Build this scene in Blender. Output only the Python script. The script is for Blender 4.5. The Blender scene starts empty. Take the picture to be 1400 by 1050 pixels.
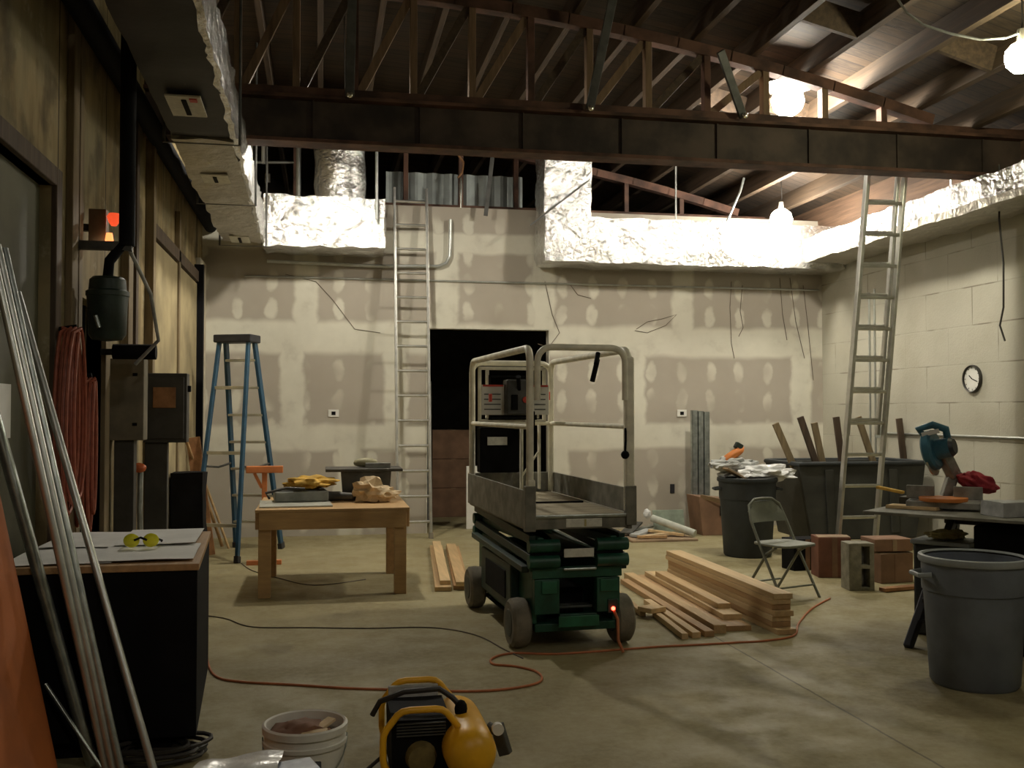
import bpy, bmesh, math, random
from mathutils import Vector, Matrix, noise
PI = math.pi
random.seed(7)
S = bpy.context.scene
C = S.collection
# ------------------------------------------------------------------ camera
F = 1361.0
YAW = math.radians(-10.82)
PITCH = math.radians(1.56)
EYE = Vector((0, 0, 1.53))
CR = Matrix.Rotation(YAW, 3, 'Z') @ Matrix.Rotation(PI/2 + PITCH, 3, 'X')
cam = bpy.data.cameras.new('camera')
cam.sensor_width = 36
cam.lens = F/1400*36
cam.clip_start = 0.05
camo = bpy.data.objects.new('camera', cam)
C.objects.link(camo)
camo.matrix_world = Matrix.Translation(EYE) @ CR.to_4x4()
S.camera = camo
# measuring helpers: where a sight line meets the floor or a wall plane
def ray(px, py):
    return CR @ Vector(((px-700)/F, (525-py)/F, -1))
def fl(px, py, z=0.0):
    d = ray(px, py); return EYE + d*((z-EYE.z)/d.z)
def atY(px, py, y):
    d = ray(px, py); return EYE + d*(y/d.y)
def atX(px, py, x):
    d = ray(px, py); return EYE + d*(x/d.x)
# ------------------------------------------------------------------ mesh builder
class MB:
    def __init__(s): s.v = []; s.f = []
    def add(s, vs, fs):
        o = len(s.v); s.v += [Vector(v) for v in vs]; s.f += [[i+o for i in f] for f in fs]; return s
    def box(s, c, sz, R=None):
        c = Vector(c); h = Vector(sz)/2; vs = []
        for dx in (-1, 1):
            for dy in (-1, 1):
                for dz in (-1, 1):
                    p = Vector((dx*h.x, dy*h.y, dz*h.z))
                    vs.append(c + (R @ p if R else p))
        return s.add(vs, [(0,1,3,2),(4,6,7,5),(0,4,5,1),(2,3,7,6),(0,2,6,4),(1,5,7,3)])
    def span(s, x0, x1, y0, y1, z0, z1):
        return s.box(((x0+x1)/2,(y0+y1)/2,(z0+z1)/2), (abs(x1-x0),abs(y1-y0),abs(z1-z0)))
    def bar(s, p, q, w, h, up=(0,0,1)):
        p = Vector(p); q = Vector(q); d = (q-p); L = d.length; d.normalize(); up = Vector(up)
        if abs(d.dot(up)) > .98: up = Vector((0,1,0))
        x = d.cross(up).normalized(); z = x.cross(d).normalized()
        R = Matrix((x, d, z)).transposed()
        return s.box((p+q)/2, (w, L, h), R)
    def tube(s, pts, r, n=8, closed=False):
        pts = [Vector(p) for p in pts]; m = len(pts); vs = []; fs = []
        rs = r if isinstance(r, (list, tuple)) else [r]*m
        pn = None
        for i, p in enumerate(pts):
            a = pts[(i-1) % m] if (closed or i > 0) else p
            b = pts[(i+1) % m] if (closed or i < m-1) else p
            t = (b-a)
            t = t.normalized() if t.length > 1e-9 else Vector((0,0,1))
            if pn is None:
                u = Vector((0,0,1)) if abs(t.z) < .9 else Vector((1,0,0))
                nn = t.cross(u).normalized()
            else:
                nn = pn - t*pn.dot(t)
                nn = nn.normalized() if nn.length > 1e-6 else t.orthogonal().normalized()
            pn = nn; bb = t.cross(nn)
            for k in range(n):
                g = 2*PI*k/n
                vs.append(p + (nn*math.cos(g) + bb*math.sin(g))*rs[i])
        last = m if closed else m-1
        for i in range(last):
            j = (i+1) % m
            for k in range(n):
                l = (k+1) % n
                fs.append((i*n+k, i*n+l, j*n+l, j*n+k))
        if not closed:
            fs.append(tuple(range(n))); fs.append(tuple((m-1)*n+k for k in range(n)))
        return s.add(vs, fs)
    def cyl(s, p, q, r0, r1=None, n=20):
        return s.tube([p, q], [r0, r0 if r1 is None else r1], n)
    def lathe(s, prof, c=(0,0,0), n=32, M=None, cap=True):
        c = Vector(c); vs = []; fs = []; m = len(prof)
        for r, z in prof:
            for k in range(n):
                g = 2*PI*k/n
                p = Vector((r*math.cos(g), r*math.sin(g), z))
                vs.append(c + (M @ p if M else p))
        for i in range(m-1):
            for k in range(n):
                l = (k+1) % n
                fs.append((i*n+k, i*n+l, (i+1)*n+l, (i+1)*n+k))
        if cap:
            fs.append(tuple(range(n))); fs.append(tuple((m-1)*n+k for k in range(n)))
        return s.add(vs, fs)
    def ball(s, c, r, sub=2, sc=(1,1,1), amp=0, fr=3, seed=0, R=None):
        bm = bmesh.new(); bmesh.ops.create_icosphere(bm, subdivisions=sub, radius=1)
        c = Vector(c); vs = []
        for v in bm.verts:
            p = v.co.copy()
            if amp: p *= 1 + amp*noise.noise(p*fr + Vector((seed*7.3, seed*3.1, 0)))
            p = Vector((p.x*sc[0], p.y*sc[1], p.z*sc[2]))*r
            vs.append(c + (R @ p if R else p))
        fs = [[v.index for v in f.verts] for f in bm.faces]; bm.free()
        return s.add(vs, fs)
    def prism(s, poly, ax, a0, a1):
        # poly = 2D outline; ax = axis it is drawn out along
        def mk(u, v, a):
            return {'x': (a,u,v), 'y': (u,a,v), 'z': (u,v,a)}[ax]
        n = len(poly)
        vs = [mk(u, v, a0) for u, v in poly] + [mk(u, v, a1) for u, v in poly]
        fs = [tuple(range(n)), tuple(range(n, 2*n))] + [(i, (i+1) % n, n+(i+1) % n, n+i) for i in range(n)]
        return s.add(vs, fs)
    def puffy(s, x0, x1, y0, y1, z0, z1, st=.09, amp=.02, fr=5, seed=1):
        # subdivided box with a wrinkled skin (insulation wrap, bags)
        bm = bmesh.new()
        nx = max(2, int((x1-x0)/st)); ny = max(2, int((y1-y0)/st)); nz = max(2, int((z1-z0)/st))
        idx = {}; vs = []; fs = []
        def V(i, j, k):
            if (i,j,k) not in idx:
                p = Vector((x0+(x1-x0)*i/nx, y0+(y1-y0)*j/ny, z0+(z1-z0)*k/nz))
                o = Vector((seed*5.1, seed*2.7, seed))
                q = noise.noise_vector(p*fr+o)*amp + noise.noise_vector(p*fr*2.7+o)*amp*.5
                idx[(i,j,k)] = len(vs); vs.append(p+q)
            return idx[(i,j,k)]
        for i in range(nx):
            for j in range(ny):
                for k in (0, nz): fs.append((V(i,j,k),V(i+1,j,k),V(i+1,j+1,k),V(i,j+1,k)))
            for k in range(nz):
                for j in (0, ny): fs.append((V(i,j,k),V(i+1,j,k),V(i+1,j,k+1),V(i,j,k+1)))
        for j in range(ny):
            for k in range(nz):
                for i in (0, nx): fs.append((V(i,j,k),V(i,j+1,k),V(i,j+1,k+1),V(i,j,k+1)))
        bm.free()
        return s.add(vs, fs)
    def sheet(s, o, u, v, nu, nv, th, amp=.01, fr=6, seed=0):
        # wrinkled thin sheet with thickness th
        o = Vector(o); u = Vector(u); v = Vector(v); n = u.cross(v).normalized(); vs = []; fs = []
        for side in (0, 1):
            for i in range(nu+1):
                for j in range(nv+1):
                    p = o+u*(i/nu)+v*(j/nv)
                    h = amp*(noise.noise(p*fr+Vector((seed*3.7,seed,0)))+1)
                    vs.append(p+n*(h+(th if side else 0)))
        K = (nu+1)*(nv+1)
        def id(i, j, sd): return sd*K+i*(nv+1)+j
        for i in range(nu):
            for j in range(nv):
                fs.append((id(i,j,0),id(i,j+1,0),id(i+1,j+1,0),id(i+1,j,0)))
                fs.append((id(i,j,1),id(i+1,j,1),id(i+1,j+1,1),id(i,j+1,1)))
        for i in range(nu):
            for j in (0, nv): fs.append((id(i,j,0),id(i+1,j,0),id(i+1,j,1),id(i,j,1)))
        for j in range(nv):
            for i in (0, nu): fs.append((id(i,j,0),id(i,j+1,0),id(i,j+1,1),id(i,j,1)))
        return s.add(vs, fs)
    def build(s, name, mat, parent=None, bev=0, smooth=False, local=False):
        inv = None
        if parent is not None and not local:
            m = Matrix.Identity(4); o = parent
            while o is not None: m = o.matrix_basis @ m; o = o.parent
            inv = m.inverted()
        me = bpy.data.meshes.new(name)
        me.from_pydata([(inv @ v if inv else v) for v in s.v], [], s.f)
        bm = bmesh.new(); bm.from_mesh(me); bmesh.ops.recalc_face_normals(bm, faces=bm.faces); bm.to_mesh(me); bm.free()
        if smooth:
            for p in me.polygons: p.use_smooth = True
            try: me.set_sharp_from_angle(angle=math.radians(40))
            except Exception: pass
        me.materials.append(mat)
        o = bpy.data.objects.new(name, me); C.objects.link(o)
        if parent is not None: o.parent = parent
        if bev:
            md = o.modifiers.new('bevel', 'BEVEL'); md.width = bev; md.segments = 2; md.limit_method = 'ANGLE'
        return o
def tag(o, label, cat, group=None, kind=None):
    o['label'] = label; o['category'] = cat
    if group: o['group'] = group
    if kind: o['kind'] = kind
    return o
def E(name, loc, label, cat, group=None, rz=0):
    o = bpy.data.objects.new(name, None); C.objects.link(o)
    o.location = Vector(loc); o.rotation_euler = (0, 0, rz); o.empty_display_size = .1
    o.matrix_basis = Matrix.Translation(Vector(loc)) @ Matrix.Rotation(rz, 4, 'Z')
    return tag(o, label, cat, group)
def struct(o, label=None, cat=None):
    o['kind'] = 'structure'
    if label: o['label'] = label
    if cat: o['category'] = cat
    return o
ORD = ['first','second','third','fourth','fifth','sixth','seventh','eighth','ninth','tenth','eleventh','twelfth','thirteenth','fourteenth','fifteenth','sixteenth','seventeenth']
# ------------------------------------------------------------------ materials
class NT:
    def __init__(s, name):
        s.m = bpy.data.materials.new(name); s.m.use_nodes = True
        s.t = s.m.node_tree; s.b = s.t.nodes['Principled BSDF']
        s.tc = None
    def n(s, t): return s.t.nodes.new(t)
    def put(s, inp, v):
        if isinstance(v, (int, float)): inp.default_value = v
        elif isinstance(v, (tuple, list)): inp.default_value = tuple(v) if len(v) == len(inp.default_value) else (*v, 1)
        else: s.t.links.new(v, inp)
    def math(s, op, a, b=0.0, c=None, clamp=False):
        k = s.n('ShaderNodeMath'); k.operation = op; k.use_clamp = clamp
        s.put(k.inputs[0], a); s.put(k.inputs[1], b)
        if c is not None: s.put(k.inputs[2], c)
        return k.outputs[0]
    def obj(s):
        if s.tc is None: s.tc = s.n('ShaderNodeTexCoord')
        return s.tc.outputs['Object']
    def xyz(s, v=None):
        k = s.n('ShaderNodeSeparateXYZ'); s.put(k.inputs[0], v if v is not None else s.obj()); return k.outputs
    def scaled(s, sc, v=None):
        k = s.n('ShaderNodeMapping'); s.put(k.inputs[0], v if v is not None else s.obj()); k.inputs['Scale'].default_value = sc; return k.outputs[0]
    def noise(s, scale, detail=4, rough=.55, vec=None):
        k = s.n('ShaderNodeTexNoise'); s.put(k.inputs['Vector'], vec if vec is not None else s.obj())
        k.inputs['Scale'].default_value = scale; k.inputs['Detail'].default_value = detail; k.inputs['Roughness'].default_value = rough
        return k.outputs['Fac']
    def ramp(s, f, a, b):
        k = s.n('ShaderNodeMapRange'); k.clamp = True; s.put(k.inputs[0], f); k.inputs[1].default_value = a; k.inputs[2].default_value = b
        k.interpolation_type = 'SMOOTHSTEP'; return k.outputs[0]
    def mix(s, f, a, b):
        k = s.n('ShaderNodeMix'); k.data_type = 'RGBA'; s.put(k.inputs[0], f); s.put(k.inputs[6], a); s.put(k.inputs[7], b); return k.outputs[2]
    def bump(s, h, st=.3, d=.01):
        k = s.n('ShaderNodeBump'); k.inputs['Strength'].default_value = st; k.inputs['Distance'].default_value = d
        s.put(k.inputs['Height'], h); s.put(s.b.inputs['Normal'], k.outputs[0])
    def fin(s, col, rough=.6, metal=0.0, spec=.5):
        s.put(s.b.inputs['Base Color'], col); s.put(s.b.inputs['Roughness'], rough); s.put(s.b.inputs['Metallic'], metal)
        s.b.inputs['Specular IOR Level'].default_value = spec
        return s.m
def cm(c, k): return tuple(min(1, x*k) for x in c)
def mat(name, col, rough=.6, metal=0.0, var=.18, sc=6, bump=0, bsc=40, spec=.5):
    k = NT(name); f = k.ramp(k.noise(sc), .3, .7)
    c = k.mix(f, cm(col, 1-var), cm(col, 1+var))
    if bump: k.bump(k.noise(bsc), bump)
    return k.fin(c, rough, metal, spec)
def wood(name, col, sc=(30, 2.5, 30), rough=.65, var=.3):
    k = NT(name); v = k.scaled(sc)
    f = k.ramp(k.noise(1.0, 5, .6, v), .3, .7); g = k.ramp(k.noise(1.2, 3), .35, .65)
    c = k.mix(f, cm(col, 1-var), cm(col, 1+var*.6)); c = k.mix(k.math('MULTIPLY', g, .25), c, cm(col, .6))
    k.bump(f, .15); return k.fin(c, rough)
def emis(name, col, st):
    k = NT(name); k.fin(col, .4); k.b.inputs['Emission Color'].default_value = (*col, 1); k.b.inputs['Emission Strength'].default_value = st; return k.m
def foil(name, col=(.88,.88,.86), rough=.21, big=7):
    k = NT(name); a = k.noise(big, 6, .65); b = k.noise(big*3.2, 4, .6)
    v = k.n('ShaderNodeTexVoronoi'); v.feature = 'DISTANCE_TO_EDGE'; k.put(v.inputs['Vector'], k.obj()); v.inputs['Scale'].default_value = big*1.6
    h = k.math('ADD', k.math('ADD', a, k.math('MULTIPLY', b, .5)), k.math('MULTIPLY', v.outputs['Distance'], .6))
    k.bump(h, .8, .03)
    return k.fin(k.mix(k.ramp(a, .3, .7), cm(col, .8), col), rough, .88)

m_foil = foil('crinkled_foil')
m_foil2 = foil('dull_foil', (.5,.47,.4), .38, 5)
m_darkrefl = mat('dark_reflection_foil', (.012,.012,.015), .55, 0, .3, 4, .3, 8)  # dark reflection in the duct foil, put into the base colour
m_rust = mat('rusty_steel', (.10,.05,.032), .7, .2, .55, 3.5, .3, 30)
m_rust2 = mat('red_oxide_steel', (.095,.046,.03), .75, .1, .5, 4, .2, 30)
m_bark = mat('dark_beam_paint', (.055,.038,.028), .7, .1, .6, 2.2, .2, 30)
m_joist = wood('roof_joist_wood', (.075,.048,.028), (20, 1.2, 20), .75, .4)
m_post = wood('truss_post_wood', (.22,.14,.08), (20, 20, 2), .75, .3)
m_pine = wood('pine_lumber', (.56,.38,.19), (25, 1.6, 25), .6, .18)
m_pine2 = wood('pine_lumber_dark', (.46,.28,.13), (25, 1.6, 25), .6, .2)
m_pine3 = wood('pine_lumber_pale', (.66,.47,.25), (25, 1.6, 25), .6, .15)
m_tablewood = wood('workbench_wood', (.55,.35,.16), (3, 20, 20), .55, .15)
m_alu = mat('aluminium', (.62,.62,.58), .32, .9, .12, 9)
m_galv = mat('galvanised_steel', (.42,.46,.45), .35, .85, .2, 14)
m_conduit = mat('conduit_steel', (.5,.52,.5), .35, .8, .1, 10)
m_blue = mat('blue_fiberglass', (.013,.06,.11), .45, 0, .15, 8)
m_bluedk = mat('dark_plastic', (.02,.02,.025), .5, 0, .2, 8)
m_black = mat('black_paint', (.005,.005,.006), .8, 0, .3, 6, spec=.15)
m_rubber = mat('tyre_rubber', (.19,.17,.13), .85, 0, .25, 9, .2, 60)
m_hub = mat('wheel_hub_grey', (.06,.065,.06), .5, .3, .3, 12)
m_green = mat('green_machine_paint', (.012,.075,.045), .45, 0, .35, 8)
m_greendk = mat('dark_green_paint', (.01,.032,.025), .5, 0, .35, 8)
m_cream = mat('cream_rail_paint', (.80,.77,.64), .45, 0, .12, 12)
m_plat = mat('worn_grey_steel', (.20,.195,.165), .6, .3, .3, 9, .1, 60)
m_deck = wood('worn_deck_plate', (.36,.31,.21), (3, 16, 16), .7, .3)
m_white = mat('white_plastic', (.72,.71,.66), .5, 0, .06, 10)
m_label = mat('label_paper', (.7,.7,.64), .6, 0, .1, 30)
m_paper = mat('white_paper', (.78,.78,.76), .8, 0, .06, 5)
m_plasticwrap = mat('crumpled_plastic', (.75,.76,.76), .25, 0, .1, 12, .5, 20)
m_red = mat('red_plastic', (.55,.05,.03), .45, 0, .15, 8)
m_orange = mat('orange_paint', (.62,.20,.04), .55, 0, .15, 4)
m_orangeboard = mat('orange_board', (.46,.135,.032), .65, 0, .18, 3, .05, 40)
m_stand = mat('orange_stand_paint', (.62,.21,.07), .5, 0, .15, 6)
m_cord = mat('orange_cord', (.5,.16,.06), .6, 0, .15, 9)
m_cordred = mat('red_brown_cord', (.33,.09,.05), .6, 0, .2, 20)
m_wire = mat('black_wire', (.03,.026,.022), .6)
m_wire2 = mat('grey_brown_wire', (.13,.105,.075), .6)
m_yellow = mat('yellow_paint', (.80,.42,.015), .4, 0, .12, 6)
m_yelcloth = mat('yellow_leather', (.62,.38,.07), .8, 0, .3, 12, .3, 30)
m_lens = mat('yellow_lens', (.75,.72,.03), .15, 0, .1, 9)
m_can = mat('grey_bin_plastic', (.125,.143,.170), .6, 0, .15, 5, .1, 50)
m_canrim = mat('grey_bin_rim', (.25,.275,.285), .55, 0, .12, 5)
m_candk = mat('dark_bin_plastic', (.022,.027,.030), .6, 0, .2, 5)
m_cart = mat('tilt_cart_plastic', (.035,.036,.030), .6, 0, .35, 3, .1, 30)
m_card = mat('cardboard', (.22,.125,.075), .8, 0, .2, 4)
m_card2 = mat('old_cardboard', (.30,.21,.13), .8, 0, .2, 4)
m_block = mat('concrete_block', (.24,.225,.175), .9, 0, .2, 14, .4, 60)
m_chair = mat('chair_beige_grey', (.17,.18,.145), .5, .2, .12, 9)
m_sawblue = mat('saw_blue_plastic', (.035,.12,.17), .4, 0, .25, 9)
m_sawgrey = mat('saw_cast_metal', (.28,.28,.26), .45, .6, .25, 12)
m_darkgrey = mat('dark_grey_metal', (.075,.075,.07), .55, .4, .3, 8)
m_redcloth = mat('red_cloth', (.34,.03,.045), .85, 0, .25, 14, .3, 40)
m_tan = mat('tan_paper_bag', (.62,.48,.30), .8, 0, .15, 10)
m_motor = mat('dark_green_motor', (.022,.036,.028), .5, .2, .3, 9)
m_panel = mat('panel_grey', (.055,.052,.045), .6, .2, .25, 6)
m_panelbox = mat('panel_tan_box', (.19,.165,.115), .7, 0, .25, 5)
m_copper = mat('copper_plate', (.32,.16,.07), .5, .4, .25, 10)
m_board = wood('left_frame_wood', (.22,.165,.09), (20, 20, 2), .75, .3)
m_boarddk = wood('dark_frame_wood', (.09,.06,.038), (20, 20, 2), .75, .35)
m_clock = mat('clock_face', (.75,.75,.70), .4, 0, .03, 5)
m_corr = mat('corrugated_metal', (.30,.33,.32), .5, .5, .15, 4)
m_sock = mat('socket_metal', (.4,.38,.33), .4, .7)
m_zinc = mat('zinc_bolt', (.8,.78,.7), .2, .9)
m_cloth = mat('rag_grey', (.4,.41,.4), .85, 0, .25, 10)
m_bluebag = mat('blue_grey_sleeve', (.16,.19,.26), .4, 0, .4, 12)
m_teal = mat('teal_bottle', (.04,.22,.30), .4)

def drywall():
    k = NT('taped_drywall'); x, y, z = k.xyz()
    wob = k.math('MULTIPLY', k.math('SUBTRACT', k.noise(2.2, 2), .5), .10)
    zz = k.math('ADD', z, wob); xx = k.math('ADD', x, k.math('MULTIPLY', k.math('SUBTRACT', k.noise(2.6, 3, .5, k.scaled((1,1,1.7))), .5), .12))
    def band(v, c, w): return k.math('SUBTRACT', 1.0, k.ramp(k.math('ABSOLUTE', k.math('SUBTRACT', v, c)), w*.75, w*1.2))
    def rng(v, a, b): return k.math('MULTIPLY', k.math('GREATER_THAN', v, a), k.math('LESS_THAN', v, b))
    m = band(zz, 1.2, .17)
    for c, w in ((2.44, .20), (3.66, .13)): m = k.math('MAXIMUM', m, band(zz, c, w))
    for xs, a, b in ((-.36,1.2,2.44),(.9,1.2,2.44),(1.55,2.44,3.66),(4.03,1.2,2.44),(6.38,1.2,2.44),(.35,0,1.2),(3.0,0,1.2),(5.2,0,1.2),(-.2,2.44,3.66),(4.7,2.44,3.66),(2.8,2.44,3.66)):
        m = k.math('MAXIMUM', m, k.math('MULTIPLY', band(xx, xs, .15), rng(z, a, b)))
    fx = k.math('ABSOLUTE', k.math('SUBTRACT', k.math('FRACT', k.math('DIVIDE', xx, .406)), .5))
    fz = k.math('ABSOLUTE', k.math('SUBTRACT', k.math('FRACT', k.math('DIVIDE', zz, .37)), .5))
    el = k.math('ADD', k.math('POWER', k.math('MULTIPLY', fx, 4.6), 2.0), k.math('POWER', k.math('MULTIPLY', fz, 2.1), 2.0))
    dab = k.math('SUBTRACT', 1.0, k.ramp(k.math('ADD', el, k.math('MULTIPLY', k.noise(9, 3), .7)), .6, 1.25))
    dab = k.math('MULTIPLY', dab, k.ramp(k.noise(1.3, 2), .38, .55))
    m = k.math('MAXIMUM', m, k.math('MULTIPLY', dab, .85))
    m = k.math('MULTIPLY', m, k.ramp(k.noise(5, 3), -.1, .5), clamp=True)
    dirt = k.ramp(k.noise(1.1, 5), .35, .75)
    board = k.mix(k.noise(2, 3), (.37,.335,.28), (.44,.40,.34))
    mud = k.mix(k.noise(5, 3), (.60,.58,.49), (.70,.68,.58))
    c = k.mix(m, board, mud); c = k.mix(k.math('MULTIPLY', dirt, .22), c, (.26,.23,.17))
    k.bump(k.math('ADD', m, k.math('MULTIPLY', k.noise(60), .3)), .08)
    return k.fin(c, .85, 0, .2)
def cmu():
    k = NT('painted_block'); x, y, z = k.xyz()
    cb = k.n('ShaderNodeCombineXYZ'); k.put(cb.inputs[0], y); k.put(cb.inputs[1], z)
    b = k.n('ShaderNodeTexBrick'); k.put(b.inputs['Vector'], cb.outputs[0])
    b.inputs['Scale'].default_value = 1.0; b.inputs['Brick Width'].default_value = .81; b.inputs['Row Height'].default_value = .405
    b.inputs['Mortar Size'].default_value = .008; b.inputs['Mortar Smooth'].default_value = .3
    b.inputs['Color1'].default_value = (.47,.455,.375,1); b.inputs['Color2'].default_value = (.42,.405,.33,1); b.inputs['Mortar'].default_value = (.20,.19,.15,1)
    thin = k.ramp(k.noise(1.9, 3), .36, .52)
    c = k.mix(k.math('MULTIPLY', b.outputs['Fac'], k.math('SUBTRACT', 1.0, thin)), k.mix(k.noise(2.2), (.39,.375,.30), (.5,.48,.4)), (.24,.22,.17))
    c = k.mix(.12, c, b.outputs['Color'])
    c = k.mix(k.math('MULTIPLY', k.ramp(k.noise(1.2, 5), .45, .75), .35), c, (.28,.25,.18))
    k.bump(k.math('SUBTRACT', k.noise(50), b.outputs['Fac']), .25)
    return k.fin(c, .75, 0, .3)
def concrete():
    k = NT('stained_concrete'); x, y, z = k.xyz()
    a = k.ramp(k.noise(.7, 6, .6), .35, .65); b = k.ramp(k.noise(3.1, 5, .65), .35, .7); c3 = k.ramp(k.noise(22, 4, .7), .3, .7)
    c = k.mix(a, (.24,.20,.098), (.355,.31,.17)); c = k.mix(k.math('MULTIPLY', b, .45), c, (.19,.155,.075))
    c = k.mix(k.math('MULTIPLY', c3, .4), c, (.42,.375,.23))
    st = k.ramp(k.noise(1.7, 4, .5, k.scaled((1,.6,1))), .60, .72)
    c = k.mix(k.math('MULTIPLY', st, .5), c, (.11,.09,.05))
    wx = k.math('ADD', x, k.math('MULTIPLY', k.noise(4), .02))
    s1 = k.math('LESS_THAN', k.math('ABSOLUTE', k.math('SUBTRACT', wx, 2.64)), .007)
    s2 = k.math('LESS_THAN', k.math('ABSOLUTE', k.math('SUBTRACT', k.math('ADD', y, k.math('MULTIPLY', k.noise(4), .02)), 9.6)), .006)
    c = k.mix(k.math('MULTIPLY', k.math('MAXIMUM', s1, s2), .6), c, (.06,.05,.03))
    k.bump(k.noise(45, 4), .12)
    return k.fin(c, k.math('ADD', .5, k.math('MULTIPLY', b, .3)), 0, .35)
def deckplanks():
    k = NT('roof_planks'); x, y, z = k.xyz()
    fy = k.math('DIVIDE', y, .135); fr = k.math('FRACT', fy)
    w = k.n('ShaderNodeTexWhiteNoise'); w.noise_dimensions = '1D'; k.put(w.inputs['W'], k.math('FLOOR', fy))
    g = k.noise(1.0, 5, .6, k.scaled((2.5, 30, 30)))
    c = k.mix(k.ramp(g, .3, .7), (.022,.015,.010), (.055,.036,.022)); c = k.mix(k.math('MULTIPLY', w.outputs['Value'], .6), c, (.085,.052,.028))
    c = k.mix(k.math('MULTIPLY', k.ramp(k.noise(.9, 4), .5, .7), .6), c, (.05,.04,.035))
    ed = k.math('LESS_THAN', fr, .07)
    c = k.mix(ed, c, (.012,.01,.008)); k.bump(k.math('SUBTRACT', g, ed), .3)
    return k.fin(c, .8)
def leftwall():
    k = NT('stained_plywood'); x, y, z = k.xyz()
    g = k.noise(1.0, 5, .6, k.scaled((6, 6, 1.2))); b = k.noise(1.3, 5, .6); d = k.noise(5, 5, .7)
    c = k.mix(k.ramp(g, .3, .7), (.19,.14,.065), (.37,.29,.155)); c = k.mix(k.math('MULTIPLY', k.ramp(b, .45, .65), .55), c, (.24,.23,.15))
    c = k.mix(k.math('MULTIPLY', k.ramp(d, .58, .72), .6), c, (.5,.45,.33)); c = k.mix(k.math('MULTIPLY', k.ramp(k.noise(2.3, 5), .48, .68), .7), c, (.07,.05,.028))
    fy = k.math('FRACT', k.math('DIVIDE', k.math('ADD', y, .3), 1.22)); c = k.mix(k.math('LESS_THAN', fy, .014), c, (.02,.015,.01))
    k.bump(d, .2); return k.fin(c, .8, 0, .25)
m_dry = drywall(); m_cmu = cmu(); m_conc = concrete(); m_deckp = deckplanks(); m_left = leftwall()
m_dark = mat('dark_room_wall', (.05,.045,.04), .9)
# ------------------------------------------------------------------ the setting
XL, XR, YB, ZT = -1.43, 6.69, 12.5, 4.12
DX0 = atY(584, 500, YB).x; DX1 = atY(750, 500, YB).x; DZ = 2.57
struct(MB().span(XL-.3, XR+.3, -4.2, 17.2, -.15, 0).build('floor', m_conc), 'stained bare concrete floor', 'floor')
w = MB().span(XL, DX0, YB, YB+.13, 0, ZT).span(DX1, XR, YB, YB+.13, 0, ZT).span(DX0, DX1, YB, YB+.13, DZ, ZT)
struct(w.build('wall_back', m_dry), 'taped and mudded drywall partition with doorway', 'wall')
def roof(x): return 5.2 - .0225*(x+.5)**2
# left wall with two openings
D1a, D1b, D1z = 4.55, 5.68, 2.74
D2a, D2b, D2z = 6.28, 6.95, 2.22
w = MB()
for y0, y1, z0, z1 in ((-4.2,D1a,0,5.3),(D1a,D1b,D1z,5.3),(D1b,D2a,0,5.3),(D2a,D2b,D2z,5.3),(D2b,17.2,0,5.3)): w.span(XL-.16, XL, y0, y1, z0, z1)
struct(w.build('wall_left', m_left), 'stained plywood wall on the left', 'wall')
struct(MB().span(XR, XR+.2, -4.2, 17.2, 0, roof(XR)+.2).build('wall_right', m_cmu), 'pale painted block wall on the right', 'wall')
struct(MB().span(XR-.05, XR+.02, -4.1, 17.1, 3.82, 4.55).build('trim_11', wood('brown_wall_plate', (.13,.075,.045), (20, 1.2, 20), .8, .4)), 'rough brown timber band on top of the right wall', 'trim')
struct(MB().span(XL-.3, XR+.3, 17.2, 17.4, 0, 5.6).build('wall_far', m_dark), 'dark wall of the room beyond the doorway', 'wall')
struct(MB().span(XL-.3, XR+.3, -4.4, -4.2, 0, 5.6).build('wall_front', m_left), 'wall behind the camera', 'wall')
# roof deck, bowed
w = MB(); N = 20; xs = [XL-.3+(XR-XL+.6)*i/N for i in range(N+1)]
vs = []; fs = []
for y in (-4.3, 17.3):
    for x in xs: vs += [(x, y, roof(x)+.26), (x, y, roof(x)+.32)]
M2 = 2*(N+1)
for i in range(N):
    a = 2*i
    fs += [(a,a+2,M2+a+2,M2+a),(a+1,a+3,M2+a+3,M2+a+1),(a,a+1,a+3,a+2),(M2+a,M2+a+1,M2+a+3,M2+a+2)]
struct(w.add(vs, fs).build('ceiling', m_deckp), 'bowed roof deck of dark planks', 'ceiling')
# doors and trim
d = struct(MB().span(XL-.12, XL-.06, D1a, D1b, 0, D1z).build('door_1', mat('door_green_grey', (.10,.098,.06), .7, 0, .3, 2)), 'dull olive door near the steel conduits', 'door')
f = MB().span(XL-.1, XL+.03, D1a-.10, D1a, 0, D1z+.1).span(XL-.1, XL+.03, D1b, D1b+.11, 0, D1z+.1).span(XL-.1, XL+.03, D1a, D1b, D1z, D1z+.1)
f.build('door_frame', m_boarddk, d, .005)
d2 = struct(MB().span(XL-.14, XL-.10, D2a, D2b, 0, D2z).build('door_2', m_black), 'black door opening in the left wall', 'door')
MB().span(XL-.1, XL+.03, D2a-.09, D2a, 0, 4.6).build('door_frame', m_board, d2, .005)
MB().span(XL-.1, XL+.03, D2b, D2b+.14, 0, D2z+.05).build('door_frame', m_board, d2, .005)
trims = [(7.55,7.72,.06,0,4.7,m_board),(7.9,8.0,.05,0,4.0,m_boarddk),(8.55,8.66,.07,0,4.3,m_board),(5.98,6.12,.04,0,4.8,m_board),(11.9,12.5,.05,0,3.3,mat('pale_edge_board', (.5,.46,.36), .8, 0, .12, 4)),(10.2,10.3,.05,0,3.5,m_board)]
for i, (a, b, t, z0, z1, mm) in enumerate(trims):
    struct(MB().span(XL, XL+t, a, b, z0, z1).build('trim_%d' % (i+1), mm, None, .004), 'vertical stud board on the left wall', 'trim')
struct(MB().span(XL, XL+.05, 8.7, 11.9, 3.0, 3.12).build('trim_7', m_boarddk, None, .004), 'dark rail along the left wall under the duct', 'trim')
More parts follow.
